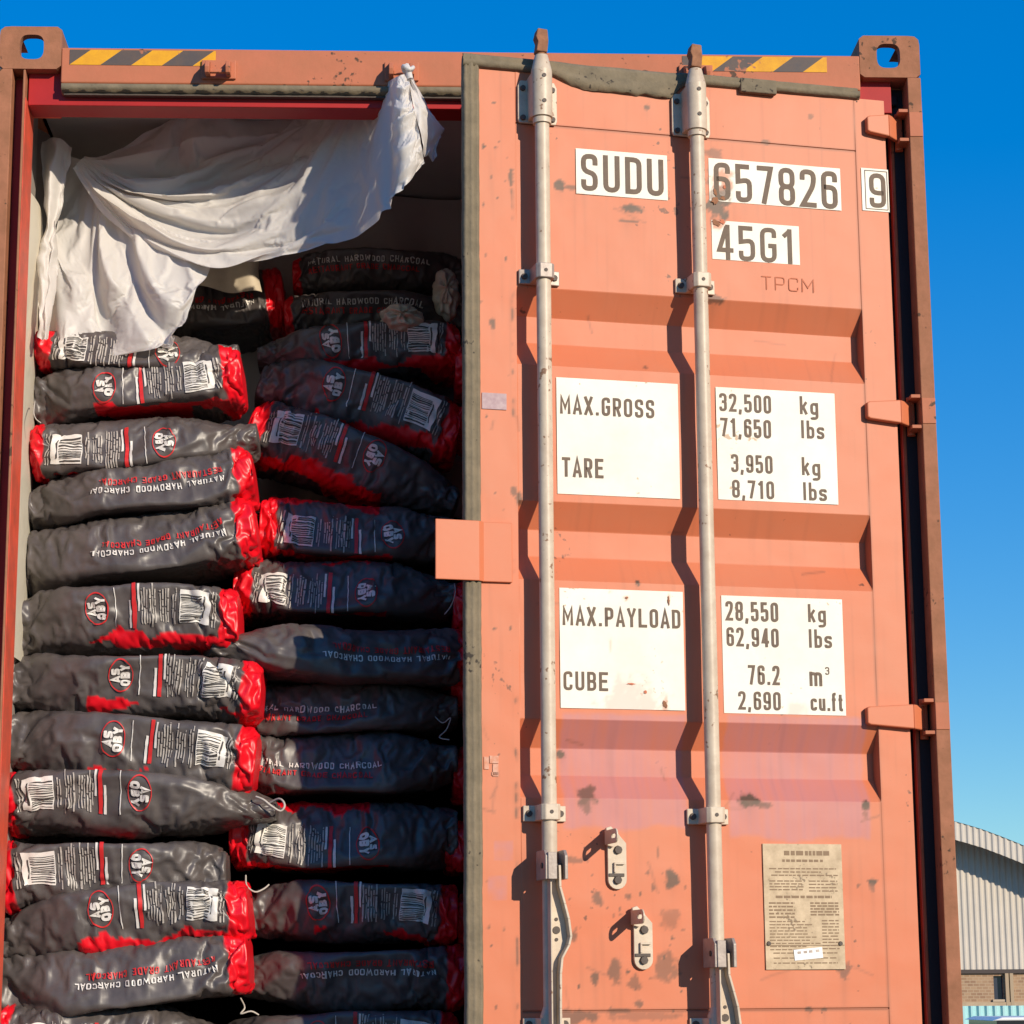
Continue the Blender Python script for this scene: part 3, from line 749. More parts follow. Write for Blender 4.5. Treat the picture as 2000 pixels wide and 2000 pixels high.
BARS = [(1054, 300, 1066, 1000), (1358, 300, 1373, 1000)]
for bi, (x0, y0, x1, y1) in enumerate(BARS):
    s_ = (.1955, .6085)[bi]
    tipz = od((1040, 1358)[bi], (60, 92)[bi], BOFF)[1]
    m = MB(); m.cyl(gz(s_, .15, BOFF), gz(s_, 2.60, BOFF), BR_, n=28)
    bar = m.build('locking_bar', M_galv, door)
    # cam end that engages the keeper
    m = MB(); m.cyl(gz(s_, 2.68, BOFF), gz(s_, tipz - .055, BOFF), .017, .014, 16)
    tp = [(-.017, tipz - .06), (.012, tipz - .062), (.015, tipz - .03), (.013, tipz), (-.013, tipz + .002), (-.018, tipz - .02), (-.013, tipz - .034)]
    m.prism(tp, lambda a, b, d: gz(s_ + a, b, d), BOFF - .016, BOFF + .018)
    m.build('bar_cam', M_rustbar, door, bevel=.003, recalc=True)
    # upper housing
    zt_ = (2.727, 2.727)[bi]
    m = MB(); m.cyl(gz(s_, zt_ - .155, BOFF), gz(s_, zt_ - .03, BOFF), .027, n=24); m.cyl(gz(s_, zt_ - .03, BOFF), gz(s_, zt_ + .012, BOFF), .027, .017, 24)
    m.cyl(gz(s_, zt_ - .172, BOFF), gz(s_, zt_ - .158, BOFF), .0235, n=24); m.cyl(gz(s_, zt_ - .158, BOFF), gz(s_, zt_ - .152, BOFF), .021, n=24)
    m.prism([(-.027, 0), (.027, 0), (.027, BOFF), (-.027, BOFF)], lambda a, b, d: gz(s_ + a, d, b), zt_ - .150, zt_ - .035)
    m.prism([(-.048, zt_ - .155), (-.052, zt_ - .145), (-.052, zt_ - .055), (-.045, zt_ - .040), (.045, zt_ - .040), (.052, zt_ - .055), (.052, zt_ - .145), (.048, zt_ - .155)],
            lambda a, b, d: gz(s_ + a, b, d), .0015, .010)
    for dz in (-.142, -.062):
        for ds in (-.039, .039): bolt(m, s_ + ds, zt_ + dz, .010)
    for dz in (-.05, -.118): m.cyl(gz(s_, zt_ + dz, BOFF + .0265), gz(s_, zt_ + dz, BOFF + .0285), .0055, n=10, mi=1)
    m.build('bar_housing', [M_galv, M_bolt], door, bevel=.002, recalc=True)
    # guide brackets
    for py in ((537, 1588), (556, 1594))[bi]:
        zc = od((1048, 1372)[bi] if py < 900 else (1070, 1388)[bi], py, .03)[1]
        m = MB()
        hat = [(-.053, .002), (-.053, .010), (-.026, .013), (-.024, BOFF + .016), (-.015, BOFF + .025), (.015, BOFF + .025), (.024, BOFF + .016), (.026, .013), (.053, .010), (.053, .002)]
        m.prism(hat, lambda a, b, d: gz(s_ + a, d, b), zc - .019, zc + .019)
        for ds in (-.039, .039): bolt(m, s_ + ds, zc, .0105, .009)
        m.cyl(gz(s_, zc, BOFF + .0245), gz(s_, zc, BOFF + .0262), .0048, n=10, mi=1)
        m.build('guide_bracket', [(M_galvd if py < 900 and bi == 0 else M_galv), M_bolt], door, bevel=.002, recalc=True)
    # clevis and hanging handle
    zc = od((1075, 1410)[bi], (1690, 1862)[bi], .1)[1]
    m = MB()
    for sx in (-.0235, .0235):
        pl_ = [(.03, zc - .033), (.118, zc - .033), (.118, zc + .022), (.104, zc + .036), (.03, zc + .036)]
        m.prism(pl_, lambda a, b, d: gz(s_ + sx + d, b, a), -.004, .004)
    m.box(s_ - .022 - DW, s_ + .0 - DW, -.122, -.112, zc - .033, zc + .030)
    m.cyl(gz(s_ - .03, zc, .088), gz(s_ + .03, zc, .088), .007, n=12, mi=1)
    m.build('handle_clevis', [M_galvd, M_bolt], door, bevel=.0015, recalc=True)
    m = MB()
    zl = [0, .05, .09, .125, .165, .185, .215, .25, .33, .42]; bul = [.008, .009, .020, .029, .034, .029, .012, .008, .007, .007]
    left = [(-.009, zc - z) for z in zl]; right = [(b - .002, zc - z) for z, b in zip(zl, bul)]
    poly = left + right[::-1]
    m.prism(poly, lambda a, b, d: gz(s_ + a, b, d), .080, .085)
    # flange rim on the outside edge of the lever
    rim = [(b - .002, zc - z) for z, b in zip(zl, bul)]
    for (a0, b0), (a1, b1) in zip(rim[:-1], rim[1:]):
        m.prism([(a0, b0), (a0 + .006, b0), (a1 + .006, b1), (a1, b1)], lambda a, b, d: gz(s_ + a, b, d), .076, .112)
    m.prism([(-.013, zc - .03), (-.009, zc - .03), (-.009, zc - .42), (-.013, zc - .42)], lambda a, b, d: gz(s_ + a, b, d), .076, .106)
    m.cyl(gz(s_ + .006, zc - .150, .085), gz(s_ + .006, zc - .150, .0875), .009, n=12, mi=1)
    for dz in (-.125, -.172): m.cyl(gz(s_ + .006, zc + dz, .085), gz(s_ + .006, zc + dz, .0872), .0042, n=10, mi=1)
    m.build('handle_lever', [M_galv, M_bolt], door, bevel=.0012, recalc=True)
    # lower bearing
    zc2 = od((1073, 1395)[bi], 1992, BOFF)[1]
    m = MB(); m.cyl(gz(s_, zc2 - .05, BOFF), gz(s_, zc2 + .012, BOFF), .026, n=24); m.cyl(gz(s_, zc2 + .012, BOFF), gz(s_, zc2 + .03, BOFF), .025, .019, 24)
    hat = [(-.058, .002), (-.058, .012), (-.030, .015), (-.028, BOFF + .012), (.028, BOFF + .012), (.030, .015), (.058, .012), (.058, .002)]
    m.prism(hat, lambda a, b, d: gz(s_ + a, d, b), zc2 - .05, zc2 + .004)
    for ds in (-.044, .044): bolt(m, s_ + ds, zc2 - .01, .0125, .009)
    m.build('bar_bearing', [M_galv, M_bolt], door, bevel=.002, recalc=True)

# ---- handle retainers
for px, py in ((1203, 1690), (1254, 1846)):
    s_, z_ = od(px, py)
    m = MB(); hh = .058
    N_ = 10
    pts = [(-.0235, hh - .004), (.004, hh + .016), (.0235, hh - .006), (.0235, -hh + .0235)] + [(.0235 * math.cos(a), -hh + .0235 + .0235 * math.sin(a)) for a in np.linspace(0, -PI, N_)][1:]
    m.prism(pts, lambda a, b, d: gz(s_ + a, z_ + b, d), .0015, .012)
    m.prism([(-.027, hh - .012), (-.030, hh + .030), (-.018, hh + .034), (.004, hh + .012), (-.012, hh - .016)], lambda a, b, d: gz(s_ + a, z_ + b, d), .012, .024)
    zt0, zt1 = z_ + hh - .010, z_ + hh + .024
    tabp = lambda a, b, d: gz(s_ + d, b, a)                     # outline in (distance from door, height)
    zc_ = (zt0 + zt1) / 2; hw = (zt1 - zt0) / 2
    tip = [(.100 + hw * math.cos(a), zc_ + hw * math.sin(a)) for a in np.linspace(-PI / 2, PI / 2, 9)]
    slot = [(.072, zc_ - .005), (.100, zc_ - .005), (.104, zc_), (.100, zc_ + .005), (.072, zc_ + .005), (.068, zc_)]
    # two halves above and below the slot, and the stem
    m.prism([(.012, zt0), (.066, zt0), (.066, zt1), (.012, zt1)], tabp, -.031, -.027)
    lower_half = [(.066, zt0)] + [p for p in tip if p[1] <= zc_ + 1e-6] + [(.104, zc_), (.100, zc_ - .005), (.072, zc_ - .005), (.068, zc_), (.066, zc_)]
    upper_half = [(.066, zc_), (.068, zc_), (.072, zc_ + .005), (.100, zc_ + .005), (.104, zc_)] + [p for p in tip if p[1] >= zc_ - 1e-6] + [(.066, zt1)]
    m.prism(lower_half, tabp, -.031, -.027); m.prism(upper_half, tabp, -.031, -.027)
    bolt(m, s_ + .002, z_ + hh - .022, .012, .011, .008); bolt(m, s_, z_ - hh + .022, .012, .011, .008)
    m.box(s_ - .010 - DW, s_ + .017 - DW, -.020, -.0125, z_ + .001, z_ + .006)
    m.box(s_ - .010 - DW, s_ - .005 - DW, -.020, -.0125, z_ - .018, z_ + .001)
    m.box(s_ - .022 - DW, s_ + .017 - DW, -.0145, -.0125, z_ - .028, z_ - .020, 1)
    m.build('handle_retainer', [M_galv, M_bolt], door, bevel=.0012, recalc=True)

# ---- hinges on the right edge
for py in (250, 806, 1400):
    zc = od(1730, py)[1]
    sa = od(1688, py)[0]
    m = MB()
    bl = [(sa, zc - .019), (sa + .008, zc - .023), (DW + .004, zc - .031), (DW + .004, zc + .031), (sa + .008, zc + .023), (sa, zc + .019)]
    m.prism(bl, lambda a, b, d: gz(a, b, d), .0015, .022)
    pk_ = [(DW + .004, .022), (DW + .004, .006), (DW + .045, -.030), (DW + .056, -.020)]
    m.prism(pk_, lambda a, b, d: gz(a, d, b), zc - .031, zc + .031)
    m.cyl(gz(DW + .050, zc - .052, -.026), gz(DW + .050, zc + .050, -.026), .0105, n=14)
    m.build('hinge', M_door, door, bevel=.003, recalc=True)
    m = MB()
    for dz in (-.045, .036): m.box(2.376, 2.406, .004, .062, zc + dz, zc + dz + .009)
    m.box(2.4025, 2.4375, -.0025, -.0005, zc - .034, zc + .034)
    m.build('hinge_lug', M_frame, con, bevel=.002)

# ------------------------------------------------------------------ charcoal bags
def wl(p): return np.array(p)


# ---- fold fields: slack film is draped by a short cloth run over a lumpy filling, and the folds are reused on the bags
FU, FT = 92, 84
_tt = np.linspace(-PI, PI, 20001)
_q = np.stack([.15 * np.sign(np.cos(_tt)) * np.abs(np.cos(_tt)) ** .6, .075 * np.sign(np.sin(_tt)) * np.abs(np.sin(_tt)) ** .6])
_ln = np.concatenate([[0], np.cumsum(np.linalg.norm(np.diff(_q, axis=1), axis=0))])
FTH = np.interp(np.linspace(0, _ln[-1], FT + 1)[:-1], _ln, _tt)


def plain_bag(U, T, mouth=.6):
    e0, e1 = sstep(0, .075, U), sstep(.62, 1, U)
    h = .075 * (.72 + .28 * np.sqrt(e0)) * (1 - (1 - mouth) * e1 ** 1.3); d = .15 * (.93 + .07 * e0) * (1 - .42 * e1)
    ct, st = np.cos(T), np.sin(T)
    return np.stack([U * .57, d * np.sign(ct) * np.abs(ct) ** .6, h * np.sign(st) * np.abs(st) ** .6], -1)


def drape_folds(cases, frames=22):
    """cases: (seed, slack, pressure, bending); returns one displacement field per case"""
    import bmesh
    U, T = np.meshgrid(np.linspace(0, 1, FU), FTH, indexing='ij'); P0 = plain_bag(U, T)
    made = []; cloths = []; colls = []
    skin = [(i * FT + j, i * FT + (j + 1) % FT, (i + 1) * FT + (j + 1) % FT, (i + 1) * FT + j) for i in range(FU - 1) for j in range(FT)]
    c0 = FU * FT
    closed = skin + [(j, c0, (j + 1) % FT) for j in range(FT)] + [((FU - 1) * FT + j, (FU - 1) * FT + (j + 1) % FT, c0 + 1) for j in range(FT)]

    def new(v, f, cc, loc):
        me = bpy.data.meshes.new('drape'); me.from_pydata(v, [], f)
        bm = bmesh.new(); bm.from_mesh(me); bmesh.ops.recalc_face_normals(bm, faces=bm.faces); bm.to_mesh(me); bm.free()
        o = bpy.data.objects.new('drape', me); cc.objects.link(o); o.location = loc; made.append(o); return o
    for k, (seed, slack, press, bend) in enumerate(cases):
        cc = bpy.data.collections.new('drape_set'); col.children.link(cc); colls.append(cc); loc = (0, 0, 40 + 2.0 * k)
        n = noise3(P0[..., 0] * 14 + seed * 3.1, P0[..., 2] * 14 + P0[..., 1] * 5, seed) * .004 + noise3(P0[..., 0] * 40 + seed, P0[..., 2] * 40, P0[..., 1] * 20) * .0015
        Pn = P0.copy(); Pn[..., 1] += n * np.sign(P0[..., 1]); Pn[..., 2] += n * np.sign(P0[..., 2])
        o = new(Pn.reshape(-1, 3).tolist() + [[-.004, 0, 0], [.574, 0, 0]], closed, cc, loc)
        lump = 1 - .16 * np.clip(noise3(P0[..., 0] * 16 + seed, P0[..., 2] * 18, P0[..., 1] * 9 + seed) + .2, 0, 1)
        Pc = P0.copy(); Pc[..., 1] *= .90 * lump; Pc[..., 2] *= .86 * lump
        fill = [(new(Pc.reshape(-1, 3).tolist(), skin, cc, loc), .002)]
        for zz, up in ((.092, True), (-.092, False)):
            q4 = [(-.3, -.5, zz), (.9, -.5, zz), (.9, .5, zz), (-.3, .5, zz)]
            me = bpy.data.meshes.new('drape'); me.from_pydata(q4, [], [(3, 2, 1, 0) if up else (0, 1, 2, 3)])
            pl_ = bpy.data.objects.new('drape', me); cc.objects.link(pl_); pl_.location = loc; made.append(pl_); fill.append((pl_, .004))
        for fo, th_ in fill:
            fo.modifiers.new('collision', 'COLLISION'); fo.collision.thickness_outer = th_; fo.collision.cloth_friction = 8
        vg = o.vertex_groups.new(name='pin'); vg.add(list(range(FT)) + list(range((FU - 1) * FT, FU * FT)) + [c0, c0 + 1], 1, 'REPLACE')
        cl = o.modifiers.new('cloth', 'CLOTH'); st = cl.settings
        st.quality = 6; st.mass = .15; st.tension_stiffness = 25; st.compression_stiffness = 25; st.shear_stiffness = 12; st.bending_stiffness = bend
        st.tension_damping = 8; st.compression_damping = 8; st.shear_damping = 8; st.bending_damping = .8; st.air_damping = 2
        st.vertex_group_mass = 'pin'; st.shrink_min = -slack; st.shrink_max = -slack
        st.use_pressure = True; st.uniform_pressure_force = press; st.effector_weights.gravity = .30
        cs = cl.collision_settings; cs.use_collision = True; cs.collision_quality = 2; cs.distance_min = .002; cs.use_self_collision = False; cs.collection = cc
        cl.point_cache.frame_start = 1; cl.point_cache.frame_end = frames
        cloths.append(o)
    sc.frame_start = 1; sc.frame_end = frames
    for fr in range(1, frames + 1): sc.frame_set(fr)
    dg = bpy.context.evaluated_depsgraph_get(); out = []
    for o in cloths:
        ev = o.evaluated_get(dg); me = ev.to_mesh(); q = np.empty(len(me.vertices) * 3); me.vertices.foreach_get('co', q); ev.to_mesh_clear()
        D = np.clip(q.reshape(-1, 3)[:c0].reshape(FU, FT, 3) - P0, -.06, .06)
        front = np.abs(FTH) < 1.1
        D[..., 2] -= D[15:75, front, 2].mean(); D[..., 1] -= max(0, D[15:75, front, 1].mean() - .004)
        out.append(D)
    meshes = {o.data for o in made}
    for o in made: bpy.data.objects.remove(o, do_unlink=True)
    for me in meshes: bpy.data.meshes.remove(me)
    for cc in colls: bpy.data.collections.remove(cc)
    sc.frame_set(1); sc.frame_end = 1
    return out


try:
    FOLD = drape_folds(((21, .11, .10, .02), (22, .12, .08, .02), (23, .09, .05, .06), (24, .12, .20, .01), (27, .11, .10, .02), (33, .12, .06, .012)))
except Exception as ex:
    print('drape skipped', ex); FOLD = [np.zeros((FU, FT, 3))] * 6


def fold_at(k, u, th, flip):
    """smooth look-up of a fold field; returns along, front, up"""
    D = FOLD[k]; t = -th if flip else th
    a = np.clip(u, 0, 1) * (FU - 1); b = np.interp(t, np.concatenate([FTH, [PI]]), np.arange(FT + 1.))
    i = np.clip(a.astype(int), 0, FU - 2); j = np.floor(b).astype(int); fa, fb = a - i, b - j
    cr = lambda f: (-.5 * f + f * f - .5 * f ** 3, 1 - 2.5 * f * f + 1.5 * f ** 3, .5 * f + 2 * f * f - 1.5 * f ** 3, -.5 * f * f + .5 * f ** 3)
    wa, wb = cr(fa), cr(fb); out = 0
    for m_ in range(4):
        ii = np.clip(i + m_ - 1, 0, FU - 1)
        for n_ in range(4):
            out = out + D[ii, (j + n_ - 1) % FT] * (wa[m_] * wb[n_])[..., None]
    if flip: out = out * np.array([1, 1, -1.])
    return out


class Bag:
    """a filled woven bag lying on its side: u from the sewn red bottom (0) to the tied mouth (1), th around"""
    def __init__(b, red, p0, p1, Y0, Y1, t0, t1, seed, sag=0.0, crumple=1.0, redlen=.062, gus=1.0, topred=0.0, dep=.15, mouth=.5, roll=0.0, wall=.03, fold=1.0):
        L_, R_ = at(p0[0], p0[1], Y0), at(p1[0], p1[1], Y1)
        b.A, b.B = (L_, R_) if red == 'L' else (R_, L_)
        hA, hB = (t0, t1) if red == 'L' else (t1, t0)
        b.h0, b.h1 = hA / 1490., hB / 1490.
        b.d = dep; b.seed = seed; b.sag = sag if sag else .011 * math.sin(seed * 2.7); b.cr = crumple; b.redlen = redlen; b.gus = gus; b.topred = topred; b.mouth = mouth; b.roll = roll; b.fold = fold
        v = b.B - b.A; b.L = float(np.linalg.norm(v)); b.ax = v / b.L
        b.fr = np.array([0, -1., 0]) - b.ax * (-b.ax[1]); b.fr /= np.linalg.norm(b.fr)
        b.up = np.cross(b.ax, b.fr); b.up *= (1 if b.up[2] > 0 else -1)
        c, s = math.cos(roll), math.sin(roll); b.fr, b.up = c * b.fr + s * b.up, -s * b.fr + c * b.up
        b.dir = 1 if red == 'L' else -1; b.wall = wall
        if red == 'L' and b.A[0] < wall: b.A = b.A + b.ax * (wall - b.A[0])

    def pos(b, u, th):
        u = np.asarray(u, float); th = np.asarray(th, float); sd = b.seed * 7.31
        uc = np.clip(u, 0, 1)
        h = b.h0 + (b.h1 - b.h0) * uc; d = b.d * np.ones_like(uc)
        e0 = sstep(0, .075, uc); h = h * (.72 + .28 * np.sqrt(e0)); d = d * (.93 + .07 * e0)
        e1 = sstep(.62, 1.0, uc)
        h = h * (1 - (1 - b.mouth) * e1 ** 1.3); d = d * (1 - .42 * e1)
        # waist folds where the filling has slumped
        h = h * (1 + .10 * noise3(uc * 3.2 + sd, 1.5, .3)); d = d * (1 + .05 * noise3(uc * 4 + sd, 7.5, .3))
        ct, st = np.cos(th), np.sin(th); e = .60
        cx = np.sign(ct) * np.abs(ct) ** e; sx = np.sign(st) * np.abs(st) ** e
        cap = np.where(u < 0, np.clip(1 + u / .03, 0, 1), np.where(u > 1, np.clip(1 - (u - 1) / .03, 0, 1), 1))
        fx, uz = d * cx * cap, h * sx * cap
        X = uc * b.L
        # creases: broad billows, then sharp folds running askew, denser towards the mouth
        q1 = noise3(X * 6 + sd, uz * 7, fx * 5 + sd)
        am = b.cr * (.30 + .70 * sstep(.40, .92, uc) + .35 * sstep(.14, .0, uc))
        per = uz + np.sign(uz) * np.clip(b.d * .75 - fx, 0, None) * .8      # distance round the section
        mid = crumple(X * 21 + sd, per * 19, sd + 5); fin = crumple(X * 47 + sd, per * 42, sd + 9)
        disp = .004 * q1 + am * (.0052 * mid + .0026 * fin)
        disp = disp * cap
        nx, nz = cx, sx * .9
        FD = fold_at(b.seed % 6, uc, th + 0 * uc, (b.seed // 6) % 2 == 1) * cap[..., None] * b.fold
        C = b.A[:] + X[..., None] * b.ax
        zz = -b.sag * 4 * uc * (1 - uc) + .008 * noise3(uc * 3 + sd, 4.4, 0)
        P = C + (FD[..., 0] * b.L / .57)[..., None] * b.ax + (fx + disp * nx + FD[..., 1])[..., None] * b.fr + (uz + disp * nz + FD[..., 2] * h / .075)[..., None] * b.up
        P[..., 2] += zz
        P = P + np.where(u < 0, u * .35, np.where(u > 1, (u - 1) * .35, 0))[..., None] * b.L * b.ax * .6
        x = P[..., 0]; c_ = b.wall; P[..., 0] = np.where(x < c_ + .013, c_ + .013 * np.exp(np.clip((x - c_ - .013) / .013, -60, 0)), x)   # pressed against the side wall
        return P

    def theta(b, u, y):
        h = (b.h0 + (b.h1 - b.h0) * np.clip(u, 0, 1))
        k = np.clip(np.abs(y) / np.maximum(h * 1.12, 1e-4), 0, .96); return np.sign(y) * np.arcsin(k ** (1 / .60))

    def on(b, x, y, lift=.0022):
        lift = lift + .0012
        """x metres from the red bottom along the bag, y metres above the middle of the face"""
        x = np.asarray(x, float); y = np.asarray(y, float)
        u = x / b.L; th = b.theta(u, y)
        P = b.pos(u, th); e = .004
        Pu = b.pos(u + e, th) - P; Pt = b.pos(u, th + .03) - P
        n = np.cross(Pu, Pt); n /= np.linalg.norm(n, axis=-1)[..., None] + 1e-12
        s = np.sign(n @ b.fr); n *= s[..., None]
        return P + n * lift


BAGS = thing  # (bags are top-level things of their own)
US = np.concatenate([[-.03, -.018, -.006], np.linspace(0, 1, 132), [1.006, 1.018, 1.03]])
THN = 120


def make_bag(label, red, p0, p1, t0, t1, kind, Y=.20, seed=1, Y1=None, panel=True, textflip=None, small=False, x_off=0.0, **kw):
    b = Bag(red, p0, p1, Y + kw.get('dep', .15), (Y if Y1 is None else Y1) + kw.get('dep', .15), t0, t1, seed, **kw)
    mid = (b.A + b.B) / 2; base = mid - np.array([0, 0, max(b.h0, b.h1)])
    root = thing('charcoal_bag', label, 'charcoal bag', base, 0.0, 'charcoal bags stacked in the container')
    tt = np.linspace(-PI, PI, 20001); ee = .60                # even spacing round the section
    q = np.stack([b.d * np.sign(np.cos(tt)) * np.abs(np.cos(tt)) ** ee, (b.h0 + b.h1) / 2 * np.sign(np.sin(tt)) * np.abs(np.sin(tt)) ** ee])
    ln = np.concatenate([[0], np.cumsum(np.linalg.norm(np.diff(q, axis=1), axis=0))])
    th = np.interp(np.linspace(0, ln[-1], THN + 1)[:-1], ln, tt)
    U, T = np.meshgrid(US, th, indexing='ij')
    P = b.pos(U, T) - base
    m = MB(); r, c = U.shape
    f = [(i * c + j, i * c + (j + 1) % c, (i + 1) * c + (j + 1) % c, (i + 1) * c + j) for i in range(r - 1) for j in range(c)]
    if b.dir > 0: pass
    m.add(P.reshape(-1, 3), f, 0, True)
    m.add([], [], 0)
    sd = seed * 3.7; X = np.clip(U, 0, 1) * b.L
    rl = b.redlen + .005 * noise3(X * 0 + sd, np.sin(T) * 2, np.cos(T) * 2)
    red_m = sstep(rl + .0015, rl - .0015, X)
    tc = .78 + .42 * noise3(X * 8 + sd, .3, .2) + .28 * noise3(X * 23 + sd, .8, T * 2); wid = np.clip(1.5 * noise3(X * 4.6 + sd, 5.5, .2) + .42 * b.gus, 0, 1.3)
    g1 = ((T < -tc) & (T > -tc - .9 * wid) & (X < b.L * .68)).astype(float) * (b.gus > 0)
    g2 = ((T > tc + .10) & (T < tc + .8 * wid + .1) & (X < b.L * .62)).astype(float) * (b.topred > 0)
    rm = np.clip(red_m + g1 + g2, 0, 1)
    at_ = np.stack([rm, 0 * rm, 0 * rm, 0 * rm + 1], -1).reshape(-1, 4)
    m.build('bag_body', M_bag, root, attr=at_, recalc=True)
    rng = random.Random(seed * 13 + 5)
    R0 = b.redlen

    def patch(m, x0, x1, y0, y1, mi, lift=.0022, nx=None, ny=None):
        nx = nx or max(2, int(abs(x1 - x0) / .006) + 1); ny = ny or max(2, int(abs(y1 - y0) / .006) + 1)
        xx, yy = np.meshgrid(np.linspace(x0, x1, nx), np.linspace(y0, y1, ny)); m.grid(b.on(xx, yy, lift) - base, mi)

    hm = min(b.h0, b.h1)
    if kind == 'B':
        f_ = hm / .060
        H = .052 * min(1.1, f_)
        x = R0 + .012 + x_off
        # bar code label
        lb = MB()
        patch(lb, x + .016, x + .092, -H * .78, H * .78, 0, .0022)
        yb = -H * .70
        while yb < H * .62:
            w_ = rng.choice((.0016, .0016, .0028, .004)); patch(lb, x + .036, x + .090, yb, yb + w_, 1, .0034, nx=8, ny=2); yb += w_ + rng.choice((.0018, .003, .0045))
        patch(lb, x + .029, x + .0325, -H * .5, H * .5, 1, .0034, nx=2, ny=8)
        lb.build('barcode_label', [M_bagwhite, M_bagblk], root)
        # fine print: lines across the face
        tx = MB()
        xs = [x + .000, x + .007] + [x + .100 + .0062 * k for k in range(14)]
        for k, xx in enumerate(xs):
            if k in (4, 9): continue
            hh = H * (.85 if k < 2 else rng.uniform(.55, .98)); y = -hh
            while y < hh:
                l = rng.uniform(.014, .05); patch(tx, xx, xx + rng.choice((.0022, .003, .0036)), y, min(hh, y + l), 0, .0024, nx=2); y += l + rng.uniform(.002, .006)
        tx.build('fine_print', M_baggrey, root)
        bn = MB()
        patch(bn, x + .196, x + .205, -H * .95, H * 1.0, 0); patch(bn, x + .208, x + .214, -H * .95, H * .35, 1); patch(bn, x + .187, x + .192, -H * .2, H * .95, 1)
        patch(bn, x + .246, x + .248, -H * .9, H * .9, 1)
        bn.build('printed_bands', [M_bagred, M_bagwhite], root)
        # round emblem: red ring round two short rows of white script
        em = MB(); cx_, N_ = x + .292, 40
        a = np.linspace(0, 2 * PI, N_ + 1)
        ring = np.stack([b.on(cx_ + .029 * k * np.cos(a), .046 * min(1, f_) * k * np.sin(a), .0024) - base for k in (1.0, .93)])
        em.grid(ring, 1)
        for txt, row, hgt, wd_ in (('AS', .002, .020, .040), ('QBY', -.021, .022, .062)):
            st, w_ = text_strokes(txt, wd_ / hgt, W=.55, t=.30, gap=.10, rad=.25)
            for k, (v, ff) in enumerate(st):
                v = np.array(v); along = (v[:, 0] * hgt - wd_ / 2) * min(1, f_); across = v[:, 1] * hgt
                # text runs up the face of a bag whose red end is on the right, down when on the left
                xx = cx_ + row + across
                em.add(b.on(xx, -b.dir * along, .0026 + .00015 * k) - base, ff, 0)
        em.build('emblem', [M_bagwhite, M_bagred], root)
    elif kind == 'F':
        flip = (red == 'R') if textflip is None else textflip      # upside down when the red bottom is at the right
        tm = MB()
        for txt, y0, hgt, wd_, mi in (('NATURAL HARDWOOD CHARCOAL', .004, .0165, .335, 0), ('RESTAURANT GRADE CHARCOAL', -.022, .0165, .31, 1)):
            st, w_ = text_strokes(txt, wd_ / hgt, W=.6, t=.17, gap=.22, rad=.18)
            for k, (v, ff) in enumerate(st):
                v = np.array(v); x_ = R0 + .035 + x_off + v[:, 0] * hgt; y_ = y0 + v[:, 1] * hgt
                if flip: y_ = -y_
                elif red == 'R': x_ = R0 + .035 + x_off + wd_ - v[:, 0] * hgt
                tm.add(b.on(x_, y_ + (.012 if flip else 0.0), .0024 + .00012 * (k % 5)) - base, ff, mi)
        tm.build('printed_title', [M_bagwhite, M_bagred], root)
    return root, b, base


def twine(root, base, pts, r=.0026):
    """pts: (px, py, Y)"""
    P = [at(x, y, Y) - base for x, y, Y in pts]
    Q = []
    for i in range(len(P) - 1):
        for t in (0, .25, .5, .75): 
            p0, p1, p2, p3 = P[max(i - 1, 0)], P[i], P[i + 1], P[min(i + 2, len(P) - 1)]
            Q.append(.5 * ((2 * p1) + (-p0 + p2) * t + (2 * p0 - 5 * p1 + 4 * p2 - p3) * t * t + (-p0 + 3 * p1 - 3 * p2 + p3) * t ** 3))
    Q.append(P[-1])
    m = MB(); m.tube(Q, r * .7, 6); m.build('tie_string', M_string, root)


BL = {}
def B(key, *a, **k): BL[key] = make_bag(*a, **k)


# left column, top to bottom
B('L1', 'topmost bag of the left column under the white sheet, red end at the left', 'L', (66, 706), (455, 712), 84, 80, 'B', Y=0.300, seed=1, mouth=.6, gus=0, wall=0.062)
B('L2', 'second bag of the left column, crumpled dusty mouth at left, red end right', 'R', (66, 800), (478, 758), 104, 118, 'B', Y=0.290, seed=2, mouth=.8, crumple=1.5, gus=1.3, wall=0.062)
B('L3', 'third bag of the left column, red end left and mouth tapering right', 'L', (56, 905), (492, 868), 116, 100, 'B', Y=0.280, seed=3, gus=1.2, wall=0.062)
B('L4', 'fourth bag of the left column, sunlit title printed upside down, red end right', 'R', (52, 1012), (500, 955), 96, 116, 'F', Y=0.260, seed=4, mouth=.7, crumple=1.2, gus=0, wall=0.062)
B('L5', 'fifth bag of the left column, long upside-down title above the creased barcode bag', 'R', (38, 1118), (505, 1052), 124, 118, 'F', Y=0.250, seed=5, mouth=.8, gus=0, wall=0.062)
B('L6', 'sixth bag of the left column, creased barcode face with red end at right', 'R', (32, 1222), (470, 1205), 130, 120, 'B', Y=0.220, seed=6, mouth=.8, crumple=1.5, gus=1.0, wall=0.036)
B('L7', 'seventh bag of the left column, clear round emblem, corner covered by a neighbouring mouth', 'R', (25, 1335), (515, 1345), 112, 112, 'B', Y=0.190, seed=7, mouth=.75, gus=1.2, wall=0.036)
B('L8', 'eighth bag of the left column, widest smooth face and large red end at right', 'R', (18, 1437), (505, 1478), 128, 126, 'B', Y=0.180, seed=8, mouth=.8, gus=1.0, wall=0.036)
B('L9', 'ninth bag of the left column, red end left, mouth drawn to a tied neck', 'L', (8, 1560), (535, 1578), 116, 108, 'B', Y=0.180, seed=9, mouth=.3, gus=0, topred=1.0, wall=0.036)
